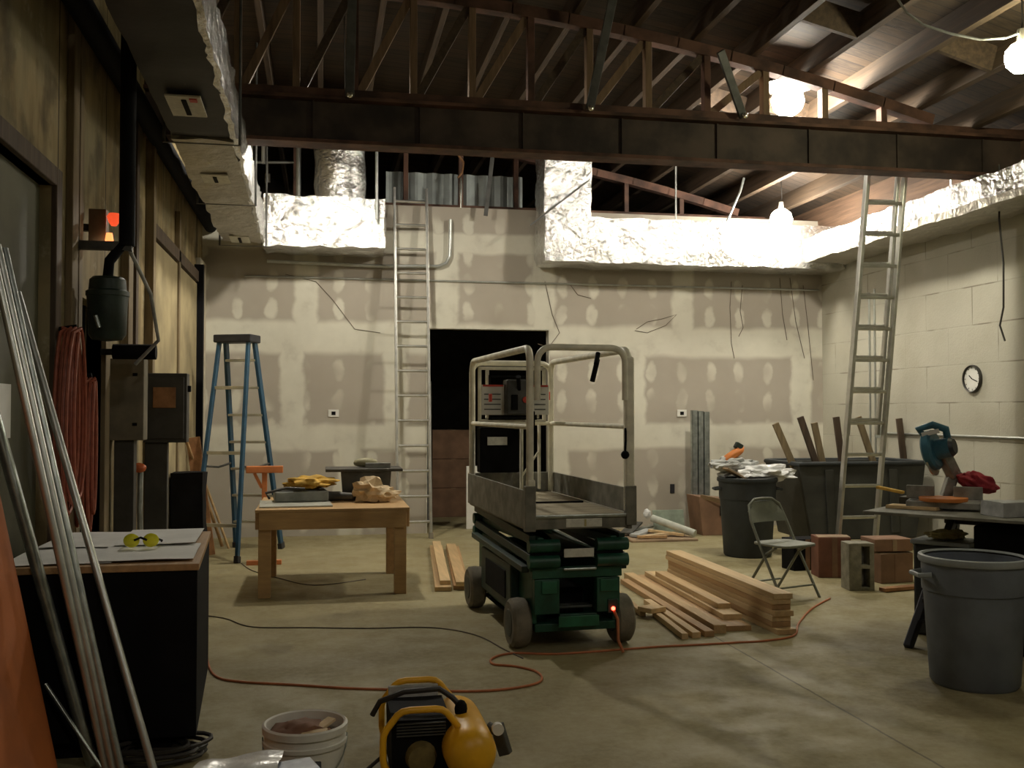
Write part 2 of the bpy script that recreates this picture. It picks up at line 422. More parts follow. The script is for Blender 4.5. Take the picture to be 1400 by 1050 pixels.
struct(MB().span(XL, XL+.03, 8.7, 11.85, .1, 2.98).build('trim_8', mat('inset_plywood', (.33,.27,.15), .8, 0, .25, 2), None, .004), 'inset plywood panel on the left wall', 'trim')
struct(MB().span(XL, XL+.10, 11.75, 11.85, 0, 3.2).build('trim_9', m_black), 'black vertical edge strip on the left wall', 'trim')
f = MB()
f.span(DX0-.012, DX0+.0, YB-.012, YB+.14, 0, DZ).span(DX1, DX1+.012, YB-.012, YB+.14, 0, DZ).span(DX0-.012, DX1+.012, YB-.012, YB+.14, DZ, DZ+.012)
struct(f.build('trim_10', mat('corner_bead', (.5,.48,.4), .7)), 'bare corner bead round the doorway', 'trim')

# ------------------------------------------------------------------ roof steel and timber
def steel_beam(y, label):
    e = E('steel_beam', ((XL+XR)/2, y, 3.77), label, 'beam')
    MB().span(XL, XR, y-.012, y+.012, 3.79, 4.15).build('web', m_bark, e)
    MB().span(XL, XR, y-.11, y+.11, 3.77, 3.80).build('bottom_flange', m_rust2, e, .003)
    MB().span(XL, XR, y-.11, y+.11, 4.14, 4.17).build('top_flange', m_rust, e, .003)
    for i in range(9):
        x = XL+.45+i*.9
        MB().span(x-.006, x+.006, y-.035, y-.012, 3.80, 4.14).build('stiffener', m_bark, e)
    return e
steel_beam(8.5, 'rusty steel beam crossing the whole room in front of the far ladders')
def truss(y, label, px0, px1, step, diag=True):
    e = E('roof_truss', ((XL+XR)/2, y, 4.17), label, 'truss')
    MB().span(XL, XR, y-.07, y+.07, 4.17, 4.24).build('bottom_chord', m_rust, e, .004)
    n = 16; w = MB()
    pts = [(XL+(XR-XL)*i/n) for i in range(n+1)]
    for a, b in zip(pts, pts[1:]):
        if roof(b) < 4.34: continue
        w.bar((a, y, roof(a)-.05), (b+.01, y, roof(b)-.05), .11, .10)
    w.build('top_chord', m_rust2, e)
    X = []
    px = px0
    while px <= px1:
        x = atY(px, 130, y).x
        if XL+.05 < x < XR-.1: X.append(x)
        px += step
    for i, x in enumerate(X):
        t = roof(x)-.08
        if t > 4.3: MB().span(x-.03, x+.03, y-.045, y+.045, 4.24, t).build('post', (m_post if i % 3 else m_rust2) if diag else m_rust, e, .003)
        if diag and i+1 < len(X) and x < 3.7 and roof(X[i+1])-.1 > 4.32:
            x2 = X[i+1]
            MB().bar((x+.045, y, 4.24), (x2-.04, y, roof(x2)-.1), .07, .045, (0,1,0)).build('diagonal', m_post if i % 2 else m_joist, e, .003)
    return e
truss(8.5, 'bowed timber roof truss standing on the rusty steel beam', 245, 1320, 80)
truss(13.0, 'second bowed roof truss beyond the drywall partition', 255, 1250, 75, False)
xs = [-1.15+.56*i for i in range(14)]
for i, x in enumerate(xs):
    o = MB().box((x, 6.5, roof(x)+.13), (.055, 21.2, .25), Matrix.Rotation(.045*(x+.5), 3, 'Y')).build('roof_joist', m_joist, None, .003)
    tag(o, 'dark wooden roof joist running front to back, %s from the left wall' % ORD[i], 'joist', 'roof joists above the trusses')
# bridging blocks that catch the lamp light
k = 0
for (i, y, nm) in ((9,7.6,'in front of the truss by the bright bulb'),(10,9.6,'behind the truss by the bright bulb'),(9,9.9,'behind the truss, left of the bright bulb'),(11,7.4,'in front of the truss, right of the bright bulb'),(8,6.6,'high in front of the truss, near the frame top')):
    a = xs[i]; b = xs[i+1]
    o = MB().bar((a+.03, y, roof(a)+.12), (b-.03, y, roof(b)+.12), .045, .22).build('bridging_block', m_joist)
    tag(o, 'wooden blocking piece between roof joists, '+nm, 'blocking')
# dark kicker braces with bright bolts, hooked over the beam
for (pb, pt, nm) in (((478,132),(482,-20),'left'),((806,150),(838,-10),'middle'),((1016,160),(985,70),'right')):
    q = atY(pt[0], pt[1], 8.1); b = atY(pb[0], pb[1], 8.36); q.z = min(q.z, roof(q.x)+.05)
    e = E('beam_brace', b, 'dark steel brace bolted to the top of the steel beam, %s one of three' % nm, 'brace', 'braces on the steel beam')
    MB().bar(b, q, .075, .03, (0,1,0)).build('strap', m_darkgrey, e, .003)
    MB().ball(b+Vector((0,-.045,.0)), .03, 2, (1,.7,1)).build('bolt', m_zinc, e, smooth=True)
# corrugated sheet hung behind the second truss
a = atY(527, 240, 13.2).x; b = atY(712, 240, 13.2).x; z1 = atY(600, 240, 13.2).z
poly = []; n = 48
for i in range(n+1): poly.append((a+(b-a)*i/n, 13.092+.022*math.sin(i*PI/3)))
for i in range(n, -1, -1): poly.append((a+(b-a)*i/n, 13.10+.022*math.sin(i*PI/3)))
tag(MB().prism(poly, 'z', 3.6, z1).build('corrugated_sheet', m_corr), 'grey corrugated metal sheet showing above the partition', 'metal sheet')
# ------------------------------------------------------------------ ducts
e = E('insulated_duct', (-.85, 8, 3.45), 'long insulated duct hung along the left wall, dark reflection painted underneath', 'duct')
Rz = Matrix.Rotation(math.atan2(-.085, 6.9)*-1, 3, 'Z')
def slant(mb, k=-.0123):
    for v in mb.v: v.x += k*(v.y-5.1)
    return mb
slant(MB().puffy(-1.02, -.60, 1.0, 7.3, 3.47, 3.80, .12, .012, 3, 2)).build('dark_reflection_section', m_darkrefl, e, smooth=True)  # near section coloured black to imitate foil mirroring dark surroundings
slant(MB().puffy(-.612, -.575, 1.0, 11.68, 3.46, 3.82, .07, .022, 6, 3)).build('foil_side', m_foil, e, smooth=True)
slant(MB().puffy(-1.03, -.605, 7.3, 11.66, 3.45, 3.81, .10, .025, 4, 4)).build('grey_wrap', m_foil2, e, smooth=True)
for y0, l in ((6.25,.42),(8.3,.3),(11.2,.42)):
    lb = slant(MB().span(-.93, -.72, y0, y0+l, 3.435, 3.446)).build('label_patch', m_label, e); lb['label'] = 'pale label patch'
    slant(MB().span(-.84, -.81, y0+.06, y0+l-.05, 3.428, 3.437)).build('black_mark', m_black, lb)
    if y0 == 6.25: slant(MB().span(-.79, -.745, y0+.03, y0+.09, 3.428, 3.437)).build('red_mark', m_red, lb)
for y in (7.2, 9.3, 11.6):
    x = -.8-.0123*(y-5.1)
    h = MB().tube([(x-.26, y, 4.9), (x-.26, y, 3.4), (x+.25, y, 3.4), (x+.25, y, 4.9)], .012, 6).build('hanger', m_darkgrey, e)
x0 = atY(362, 300, 12.1).x; x1 = atY(524, 300, 12.1).x
e = E('foil_duct', ((x0+x1)/2, 12.15, 3.42), 'bright foil wrapped duct box on the back wall, left of the ladder', 'duct')
MB().puffy(x0, x1, 11.72, 12.44, 3.44, 4.03, .05, .026, 5, 5).build('trunk', m_foil, e, smooth=True)
xa = atY(430, 240, 12.1).x; xb = atY(499, 240, 12.1).x; xm = (xa+xb)/2; rr = (xb-xa)/2
w = MB(); prof = [(rr, 3.98+.05*i) for i in range(22)]; w.lathe(prof, (xm, 12.08, 0), 40)
for v in w.v:
    q = noise.noise_vector(v*5)*.025; v.x += q.x; v.y += q.y
w.build('riser', m_foil, e, smooth=True)
x0 = atY(739, 340, 12.1).x
e = E('foil_duct', (5, 12.15, 3.36), 'long foil wrapped duct across the back wall with square riser', 'duct')
er = E('foil_duct', (6.3, 8.5, 3.4), 'foil wrapped duct running along the top of the right block wall', 'duct')
MB().puffy(x0, 6.66, 11.85, 12.44, 3.37, 3.93, .05, .024, 5, 6).build('trunk', m_foil, e, smooth=True)
MB().puffy(6.06, 6.64, 5.2, 11.8, 3.47, 3.73, .07, .025, 4, 7).build('side_run', m_foil, er, smooth=True)
MB().puffy(6.02, 6.6, 5.2, 11.7, 3.42, 3.50, .12, .02, 4, 8).build('under_wrap', m_foil2, er, smooth=True)
xb = atY(803, 260, 12.1).x
MB().puffy(x0, xb, 11.9, 12.4, 3.92, 4.85, .05, .02, 6, 9).build('riser', m_foil, e, smooth=True)
# rods, pipes and conduits up there
for (px, y0, y1, Y, r, nm) in ((408,190,268,12.2,.03,'left of the round foil riser'),(515,190,300,11.6,.018,'right of the round foil riser'),(924,240,312,11.9,.012,'over the middle of the long foil duct'),(1300,205,262,9.3,.012,'under the beam at the far right')):
    a = atY(px, y0, Y); b = atY(px, y1, Y); a.z = roof(a.x)+.05
    if Y < 12 and px > 900: b.z = 3.8
    tag(MB().cyl(b, a, r, n=10).build('hanger_rod', m_conduit), 'upright metal hanger rod '+nm, 'rod')
def wallpipe(pts, r, name, label, cat, m=None):
    return tag(MB().tube(pts, r, 10).build(name, m or m_conduit, smooth=True), label, cat)
zc = atY(700, 386, 12.45).z
wallpipe([(XL+.5, 12.487, zc), (XR-.05, 12.487, zc)], .013, 'conduit', 'thin steel conduit running level right across the back wall', 'conduit')
p = [atY(365,357,12.44), atY(520,364,12.44), atY(600,364,12.44), atY(610,360,12.44), atY(615,350,12.44), atY(616,300,12.44)]
wallpipe(p, .022, 'bent_pipe', 'pipe under the left foil box bending upward beside the ladder', 'pipe')
a = atX(1205, 592, 6.66); b = atX(1400, 601, 6.66); d = (b-a)
wallpipe([(6.676, a.y+.0, a.z), (6.676, 4.5, a.z)], .014, 'conduit', 'thin steel conduit running level along the right wall', 'conduit')
tag(MB().span(6.62, 6.69, a.y-.06, a.y+.06, a.z-.06, a.z+.07).build('junction_box', m_galv, None, .004), 'small steel box at the conduit end on the right wall', 'junction box')
tag(MB().bar(atY(725,308,11.86), atY(806,246,11.86), .016, .016).build('brace_rod', m_darkgrey), 'dark thin rod slanting across the square foil riser', 'rod')
# plates on the back wall
for (px, py, nm) in ((456,565,'above the blue stepladder and table'),(932,565,'right of the scissor lift rails')):
    c = atY(px, py, YB)
    e = E('wall_box', c, 'small white electrical plate with dark hole on drywall, '+nm, 'electrical box', 'plates on the drywall')
    MB().span(c.x-.065, c.x+.065, YB-.012, YB, c.z-.045, c.z+.045).build('plate', m_white, e, .003)
    MB().span(c.x-.025, c.x+.025, YB-.016, YB-.010, c.z-.022, c.z+.022).build('hole', m_black, e)
c = atY(919, 668, YB)
tag(MB().span(c.x-.03, c.x+.03, YB-.01, YB, c.z-.06, c.z+.06).build('outlet', m_bluedk, None, .003), 'small dark outlet low on the drywall right of the lift', 'outlet')
# loose wires
WIRES = [
 ([(390,375),(432,385),(455,410),(485,450),(520,455)], 'looping under the left foil box'),
 ([(745,385),(755,430),(765,455),(750,475),(735,470)], 'beside the doorway corner'),
 ([(780,390),(790,403),(808,408)], 'short, under the left end of the long duct'),
 ([(870,450),(885,440),(905,436),(925,430),(910,445),(885,455),(868,452)], 'curled loop above the lift rails'),
 ([(1000,385),(998,420),(1000,470),(1004,490)], 'long, under the middle of the long duct'),
 ([(1015,390),(1012,425),(1016,448),(1010,460)], 'short, hanging under the middle of the long duct'),
 ([(1066,380),(1070,430),(1076,465)], 'hanging left of the room corner'),
 ([(1080,380),(1088,440),(1100,490)], 'hanging nearest the room corner'),
 ([(1098,390),(1104,440),(1112,520)], 'long, down to mid wall at the corner'),
]
for pts, nm in WIRES:
    tag(MB().tube([atY(x, y, YB-.0055) for x, y in pts], .0045, 6).build('loose_wire', m_wire2, smooth=True), 'thin loose wire on the back wall, '+nm, 'wire')
tag(MB().tube([atX(x, y, 6.3) for x, y in ((1366,225),(1367,250),(1366,300),(1372,360),(1372,420),(1367,445),(1374,466))], .009, 6).build('hanging_cable', m_wire, smooth=True), 'black cable hanging down from the right wall duct', 'cable')
tag(MB().tube([atY(x, y, 12.7) for x, y in ((600,196),(622,206),(634,222),(632,236),(626,243))], .014, 6).build('copper_tube', m_copper, smooth=True), 'curved copper tube above the partition near the ladder', 'tube')
tag(MB().tube([atY(630, y, 12.55) for y in (243, 252, 268, 284)], [.01,.022,.018,.012], 8).build('pipe_fitting', m_zinc, smooth=True), 'shiny hanging fitting under the curved copper tube', 'fitting')
tag(MB().bar(atY(676,190,12.3), atY(664,295,12.3), .05, .02, (0,1,0)).build('hanger_strap', m_darkgrey), 'dark flat strap hanging down over the partition top', 'strap')
# pipes at top left
e = E('pipe_rack', atY(372,222,12.7), 'pale pipe rack with two short uprights above the partition, far left', 'rack')
MB().tube([atY(342,222,12.7), atY(402,222,12.7)], .02, 8).build('cross_pipe', m_conduit, e, smooth=True)
for px in (343, 360): MB().tube([atY(px,190,12.7), atY(px,224,12.7)], .025, 8).build('upright', m_white, e, smooth=True)
MB().tube([atY(366,224,12.7), atY(366,236,12.7), atY(366,238,12.7), atY(366,250,12.7)], [.01,.01,.035,.035], 10).build('hanging_fitting', m_zinc, e, smooth=True)
p = [atY(1017,238,11.75), atY(1012,262,11.75), atY(1004,280,11.75), atY(994,303,11.75)]
p[0].z = roof(p[0].x)+.02
tag(MB().tube(p, .016, 8).build('flex_conduit', m_galv, None, smooth=True), 'grey flexible conduit curving down to the long duct left of the glaring bulb', 'conduit')
tag(MB().tube([(-1.33, 2.5, 3.80), (-1.33, 12.45, 3.76)], .075, 14).build('black_pipe', m_black, smooth=True), 'black pipe along the top of the left wall beside the duct', 'pipe')
# ------------------------------------------------------------------ lamps
m_bulb = emis('bulb_main', (1, .93, .79), 310)
m_bulb2 = emis('bulb_back', (1, .93, .79), 240)
m_bulb3 = emis('bulb_right', (1, .95, .62), 120)
m_bulb4 = emis('bulb_near', (1, .92, .76), 210)
m_bulb5 = emis('bulb_hidden', (1, .93, .79), 750)
def work_lamp(c, r, m, label, top, added_shade=0):
    e = E('work_lamp', c, label, 'lamp', 'bare work lamps under the roof')
    MB().ball(c, r, 2).build('bulb', m, e, smooth=True)
    s = c+Vector((0,0,r*.85))
    if added_shade == 1: MB().lathe([(.03,.14),(.10,.12),(.20,.04),(.24,-.01),(.235,-.012),(.195,.03),(.10,.105),(.03,.125)], c, 32, cap=False).build('added_shade', m_sock, e, smooth=True)  # hood added to keep the bulb's light off the roof
    if added_shade == 2: MB().lathe([(.03,r*.9+.035),(.2,r*.9+.02),(.26,r*.9),(.26,r*.9-.004),(.2,r*.9+.014),(.03,r*.9+.028)], c, 32, cap=False).build('added_shade', m_sock, e, smooth=True)  # flat disc added to block light going up to the deck
    MB().cyl(s, s+Vector((0,0,.10)), .035, .028, 16).build('socket', m_sock, e, smooth=True)
    MB().tube([s+Vector((0,0,.1)), s+Vector((.01,0,.16)), Vector((c.x, c.y, max(top, s.z+.17)))], .006, 6).build('cord', m_wire, e)
    return e
L1 = atY(1077, 138, 8.95); L2 = atY(1068, 300, 11.55); L3 = atY(1397, 78, 6.3)
work_lamp(L1, .16, m_bulb, 'blazing bare bulb hung behind the truss, upper right', roof(L1.x)+.2, 2)
work_lamp(L2, .14, m_bulb2, 'glaring bare bulb close above the back wall duct', roof(L2.x)+.2)
work_lamp(L3, .12, m_bulb3, 'yellowish bare bulb at the right edge under the roof', roof(L3.x)+.2)
L4 = atY(470, 180, 9.7)
work_lamp(L4, .09, m_bulb5, 'bare bulb tucked behind the steel beam, upper left', roof(L4.x)+.2, 1)
for (p_, nm) in (((3.6,1.2,4.25),'right of the camera'),((.2,-.8,4.4),'behind the camera')):
    work_lamp(Vector(p_), .10, m_bulb4, 'bare bulb hung under the near roof, '+nm, roof(p_[0])+.2, 1)
pts = [atY(1218,-15,5.9), atY(1240,18,6.0), atY(1262,34,6.05), atY(1300,46,6.15), atY(1340,54,6.2), atY(1375,52,6.28), L3+Vector((0,0,.18))]
tag(MB().tube(pts, .009, 6).build('lamp_cable', m_cloth, smooth=True), 'pale sagging cable leading to the right edge bulb', 'cable')
# glowing red lamp on the left wall
c = atX(143, 320, -1.30)
e = E('wall_lamp', c, 'small wall lamp glowing red beside the black pipe', 'lamp')
Y0 = c.y
MB().box((c.x-.04, Y0+.03, c.z+.04), (.10, .09, .22)).build('housing', m_panelbox, e, .004)
MB().bar((XL, Y0+.03, c.z+.04), (c.x-.02, Y0+.03, c.z+.04), .05, .04).build('bracket', m_darkgrey, e)
MB().lathe([(.015,-.035),(.03,-.015),(.042,.02),(.03,.04)], (c.x+.055, Y0-.01, c.z+.085), 16).build('red_globe', emis('red_glow', (1,.10,.03), .8), e, smooth=True)
MB().lathe([(.01,-.035),(.025,-.015),(.018,.03)], (c.x+.035, Y0-.04, c.z-.03), 14).build('lit_bulb', emis('amber_glow', (1,.28,.08), 2), e, smooth=True)
MB().box((c.x-.01, Y0-.02, c.z-.085), (.06, .05, .015)).build('lit_lens', emis('white_glow', (1,.85,.6), 3), e, .003)
# ------------------------------------------------------------------ ladders
def ladder(name, base, top, wdir, w, n, m, label, rail=(.03,.075), r0=.2, step=.305, fly=None):
    base = Vector(base); top = Vector(top); wd = Vector(wdir).normalized()*w/2
    d = (top-base); L = d.length; d.normalize()
    e = E(name, base, label, 'ladder')
    nn = d.cross(wd).normalized()
    for s in (-1, 1):
        MB().bar(base+wd*s, top+wd*s, rail[0], rail[1], nn).build('rail', m, e, .004)
        MB().bar(base+wd*s-d*.02, base+wd*s+d*.07, rail[0]+.02, rail[1]+.02, nn).build('foot', m_rubber, e, .004)
    for i in range(n):
        p = base+d*(r0+step*i)
        if (p-base).length > L-.03: break
        MB().cyl(p-wd, p+wd, .017, n=10).build('rung', m, e, smooth=True)
    if fly:
        o = nn*fly[0]
        for s in (-1, 1):
            MB().bar(base+wd*s*fly[3]+o+d*fly[1], base+wd*s*fly[3]+o+d*fly[2], rail[0], rail[1]*.8, nn).build('fly_rail', m, e, .004)
        k = 0
        while fly[1]+.15+k*.305 < fly[2]:
            p = base+o+d*(fly[1]+.15+k*.305)
            MB().cyl(p-wd*fly[3], p+wd*fly[3], .016, n=10).build('fly_rung', m, e, smooth=True); k += 1
    return e
bl = fl(545, 737); br = fl(588, 736)
tp = atY(561, 285, 12.40)
ladder('extension_ladder', (bl+br)/2, tp+Vector((0,0,.25)), (1,0,0), .40, 15, m_alu, 'tall aluminium extension ladder leaning on the wall left of the dark doorway')
b = fl(1168, 778); t = atY(1210, 150, b.y+.55)
t = atY(1214, 205, 8.72)
t.z = min(t.z, roof(t.x))
ladder('extension_ladder', b, t, (1,-.08,0), .38, 15, m_alu, 'tall aluminium extension ladder at right, reaching up behind the steel beam', fly=(.06, 1.3, (t-b).length-.05, .80))
# blue stepladder (front with treads is the far side)
R1 = fl(263, 768); R2 = fl(324, 770); F1 = fl(323, 748); F2 = fl(385, 750)
ctr = (R1+R2+F1+F2)/4
H = 2.28
wv = (F2-F1).normalized(); dv = ((F1+F2)-(R1+R2)).normalized()
hw = .17
tc = Vector((atY(322, 465, ctr.y).x, ctr.y+.1, H))
e = E('stepladder', ctr, 'tall blue fiberglass stepladder with black cap standing open', 'ladder')
Tf = [tc-wv*hw+dv*.10, tc+wv*hw+dv*.10]; Tr = [tc-wv*hw-dv*.06, tc+wv*hw-dv*.06]
for a, q in ((F1,Tf[0]),(F2,Tf[1])):
    MB().bar(a, q, .035, .08, dv).build('front_rail', m_blue, e, .005)
    MB().bar(a, a+(q-a)*.03, .05, .095, dv).build('foot', m_bluedk, e, .005)
for a, q in ((R1,Tr[0]),(R2,Tr[1])):
    MB().bar(a, q, .035, .055, dv).build('rear_rail', m_blue, e, .005)
    MB().bar(a, a+(q-a)*.03, .05, .07, dv).build('foot', m_bluedk, e, .005)
for i in range(1, 8):
    k = i*.1305
    MB().bar(F1.lerp(Tf[0], k), F2.lerp(Tf[1], k), .085, .028, (0,0,1)).build('tread', m_alu, e, .004)
for k in (.16, .48, .78):
    MB().bar(R1.lerp(Tr[0], k), R2.lerp(Tr[1], k), .035, .035).build('rear_brace', m_alu, e, .003)
for a, q, c, g in ((F1,Tf[0],R1,Tr[0]),(F2,Tf[1],R2,Tr[1])):
    p0 = a.lerp(q, .42); p1 = c.lerp(g, .42)
    MB().tube([p0, (p0+p1)/2-Vector((0,0,.03)), p1], .012, 6).build('spreader', m_darkgrey, e)
R = Matrix((wv, dv, Vector((0,0,1)))).transposed()
MB().box(tc+dv*.02+Vector((0,0,.03)), (.44, .27, .085), R).build('top_cap', m_bluedk, e, .012)
# ------------------------------------------------------------------ workbench table
FL = fl(362, 818); FR = fl(547, 813); BLg = fl(374, 776); BRg = fl(530, 773)
x0, x1 = FL.x-.05, FR.x+.05; y0 = FL.y; y1 = 9.55; zt = .725
e = E('work_table', ((x0+x1)/2, (y0+y1)/2, 0), 'low pine workbench with square legs left of the scissor lift', 'table')
MB().span(x0-.03, x1+.03, y0-.05, y1+.05, zt-.025, zt).build('tabletop', m_tablewood, e, .004)
for x, y in ((x0+.045,y0+.03),(x1-.045,y0+.03),(x0+.045,y1-.05),(x1-.045,y1-.05)):
    MB().span(x-.05, x+.05, y-.045, y+.045, 0, zt-.025).build('leg', m_pine2 if y > 9 else m_tablewood, e, .004)
MB().span(x0, x1, y0-.055, y0-.017, zt-.165, zt-.026).build('front_apron', m_tablewood, e, .003)
MB().span(x0, x1, y1-.0, y1+.038, zt-.165, zt-.026).build('back_apron', m_tablewood, e, .003)
for x in (x0-.03, x1-.005): MB().span(x, x+.035, y0-.01, y1-.01, zt-.165, zt-.026).build('side_apron', m_tablewood, e, .003)
Z = zt
c = fl(395, 690, Z)
tag(MB().box((x0+.28, y0+.42, Z+.006), (.60, .62, .012), Matrix.Rotation(.05,3,'Z')).build('plywood_sheet', mat('grey_ply', (.42,.42,.36), .6, 0, .1, 6), None, .002), 'thin grey sheet lying on the left of the workbench', 'sheet')
e = E('tool_case', (x0+.33, y0+.62, Z+.013), 'flat grey tool case on the workbench under the yellow cloth', 'tool case')
MB().box((x0+.32, y0+.62, Z+.06), (.46, .3, .09), Matrix.Rotation(.1,3,'Z')).build('body', mat('case_grey', (.23,.24,.22), .5, 0, .25, 9), e, .012)
MB().box((x0+.32, y0+.62, Z+.107), (.42, .26, .012), Matrix.Rotation(.1,3,'Z')).build('lid', m_darkgrey, e, .004)
MB().tube([(x0+.06,y0+.44,Z+.05),(x0+.03,y0+.40,Z+.10),(x0+.2,y0+.42,Z+.14),(x0+.36,y0+.44,Z+.13)], .012, 6).build('handle', m_wire, e, smooth=True)
o = MB().ball((x0+.40, y0+.62, Z+.175), .19, 4, (1.15,.7,.30), .55, 2.2, 3).build('tool_bag', m_yelcloth, None, smooth=True); tag(o, 'crumpled yellow leather work cloth heaped on the workbench', 'cloth')
e = E('power_drill', (x0+.68, y0+.58, Z), 'dark cordless tool lying beside the yellow cloth', 'power tool')
MB().cyl((x0+.55,y0+.60,Z+.05),(x0+.78,y0+.55,Z+.05),.045,.03,14).build('body', m_darkgrey, e, smooth=True)
MB().bar((x0+.58,y0+.6,Z+.045),(x0+.62,y0+.74,Z+.03),.05,.05).build('grip', m_black, e, .01)
MB().box((x0+.63,y0+.77,Z+.04),(.09,.07,.07)).build('battery', m_black, e, .008)
e = E('paper_bag', (x1-.27, y0+.5, Z), 'crumpled tan paper bag on the right of the workbench', 'bag')
MB().ball((x1-.29, y0+.5, Z+.105), .14, 3, (1.0,.8,.75), .6, 2.4, 11).build('crumpled_body', m_tan, e)
MB().ball((x1-.17, y0+.48, Z+.075), .12, 3, (1.1,.8,.6), .6, 2.4, 12).build('folded_flap', m_tan, e)
tag(MB().ball((x0+.76, y0+.78, Z+.035), .08, 3, (1.4,1,.35), .5, 2.2, 14).build('rag', m_redcloth, None, smooth=True), 'small dusty rag in the middle of the workbench', 'rag')
# bench table saw on the far end of the bench
a = atY(466, 660, 9.3).x; b = atY(533, 660, 9.3).x
ty = 9.3
e = E('table_saw', ((a+b)/2, ty, Z), 'dark bench table saw at the back of the workbench', 'table saw')
MB().prism([(a+.02,Z),(b-.02,Z),(b,Z+.26),(a,Z+.26)], 'y', ty-.2, ty+.18).build('body', m_darkgrey, e, .006)
MB().span(a-.14, b+.10, ty-.25, ty+.22, Z+.26, Z+.285).build('saw_table', m_panel, e, .004)
MB().span(a+.22, b+.0, ty-.1, ty-.02, Z+.285, Z+.33).build('fence', m_sawgrey, e, .004)
MB().cyl(((a+b)/2-.05,ty-.21,Z+.12),((a+b)/2-.05,ty-.24,Z+.12),.05,n=18).build('crank_wheel', m_black, e, smooth=True)
MB().ball(((a+b)/2, ty, Z+.33), .09, 2, (1.3,.4,.5)).build('blade_guard', mat('guard_tan', (.35,.32,.2), .5), e, smooth=True)
# orange roller stand behind the bench
b0 = fl(361, 772)
e = E('roller_stand', b0, 'orange metal roller stand between the blue stepladder and the workbench', 'stand')
zt2 = atY(361, 637, b0.y).z
MB().span(b0.x-.18, b0.x+.18, b0.y-.035, b0.y+.035, zt2-.07, zt2).build('top_bar', m_stand, e, .008)
MB().span(b0.x-.025, b0.x+.025, b0.y-.02, b0.y+.02, .04, zt2-.06).build('post', m_stand, e, .003)
MB().bar((b0.x-.025,b0.y,zt2-.22),(b0.x-.1,b0.y,zt2-.07),.03,.03,(0,1,0)).build('gusset', m_stand, e)
MB().span(b0.x-.17, b0.x+.17, b0.y-.03, b0.y+.03, 0, .045).build('foot_bar', m_stand, e, .005)
MB().span(b0.x-.03, b0.x+.03, b0.y-.15, b0.y+.10, 0, .04).build('foot_bar', m_stand, e, .005)
# ------------------------------------------------------------------ scissor lift (local axes: x right, y back)
e = E('scissor_lift', (1.57, 7.07, 0), 'green scissor lift with cream guard rails parked mid floor', 'lift', None, math.radians(3))
def P(mb, name, m, par=None, **k):
    return mb.build(name, m, par or e, k.pop('bev', .004), k.pop('smooth', False), True)
for sx in (-1, 1):
    for y in (-.68, .68):
        w = MB(); R = Matrix.Rotation(PI/2, 3, 'Y')
        w.lathe([(.09,-.06),(.135,-.062),(.155,-.045),(.16,0),(.155,.045),(.135,.062),(.09,.06)], (sx*.35, y, .16), 36, R)
        wh = P(w, 'wheel', m_rubber, smooth=True, bev=0)
        P(MB().lathe([(.02,-.066),(.085,-.064),(.10,-.05),(.10,.05),(.085,.064),(.02,.066)], (sx*.35, y, .16), 24, R), 'hub', m_hub, wh, smooth=True, bev=0)
    P(MB().span(sx*.10, sx*.29, -.64, .64, .10, .115), 'axle_plate', m_black)
ch = MB().span(-.27,.27,-.82,.84,.12,.17).span(-.285,-.255,-.80,.84,.17,.52).span(.255,.285,-.80,.84,.17,.52).span(-.27,.27,.80,.84,.17,.52)
ch.span(-.285,-.12,-.86,-.80,.24,.46).span(.13,.285,-.86,-.80,.24,.46).span(-.12,.13,-.86,-.82,.16,.235).span(-.30,.30,-.86,-.80,.465,.53)
P(ch, 'chassis', m_green)
P(MB().span(-.13,.14,-.875,-.862,.155,.225), 'bumper', mat('bright_green', (.02,.14,.07), .45, 0, .2, 8))
mep = (mat('bright_green_plate', (.02,.13,.07), .45, 0, .2, 8))
for x0, x1 in ((-.24,-.14),(.15,.27)): P(MB().span(x0,x1,-.872,-.861,.37,.45), 'end_plate', mep)
P(MB().span(-.11,.12,-.6,-.25,.18,.36), 'battery_pack', m_black)
P(MB().span(-.11,.12,-.80,-.70,.26,.275), 'inner_shelf', m_hub)
P(MB().span(-.10,.12,-.885,-.86,.515,.53), 'step_edge', m_galv)
for sx in (-1, 1):
    t = P(MB().span(sx*.285, sx*.345, -.45, .48, .19, .50), 'side_tray', m_greendk, bev=.01)
    P(MB().span(sx*.345, sx*.352, -.32, .30, .25, .44), 'tray_door', m_black, t)
    P(MB().bar((sx*.33,-.80,.52),(sx*.33,.80,.55),.05,.04), 'side_rail', m_greendk)
zs = (.555, .615, .675, .735)
for i, z in enumerate(zs):
    for sx in (-1, 1):
        d = .022 if i % 2 else -.022
        P(MB().bar((sx*(.30 if i%2 else .245), -.86, z-d), (sx*(.30 if i%2 else .245), .86, z+d), .042, .055), 'scissor_arm', m_green if i%2 == 0 else m_greendk)
for y in (-.86, .86):
    for z in (.575, .675):
        for x0, x1 in ((-.33,-.13),(.12,.33)):
            P(MB().cyl((x0,y-.015,z),(x1,y-.015,z),.042,n=16), 'cross_tube', m_green, smooth=True, bev=0)
    P(MB().cyl((-.30,y,.625),(.30,y,.625),.022,n=12), 'pivot_pin', m_black, smooth=True, bev=0)
P(MB().cyl((-.05,-.5,.6),(.0,.5,.68),.04,n=16), 'hydraulic_ram', m_black, smooth=True, bev=0)
P(MB().span(-.10,.10,-.895,-.885,.60,.655), 'decal', m_label)
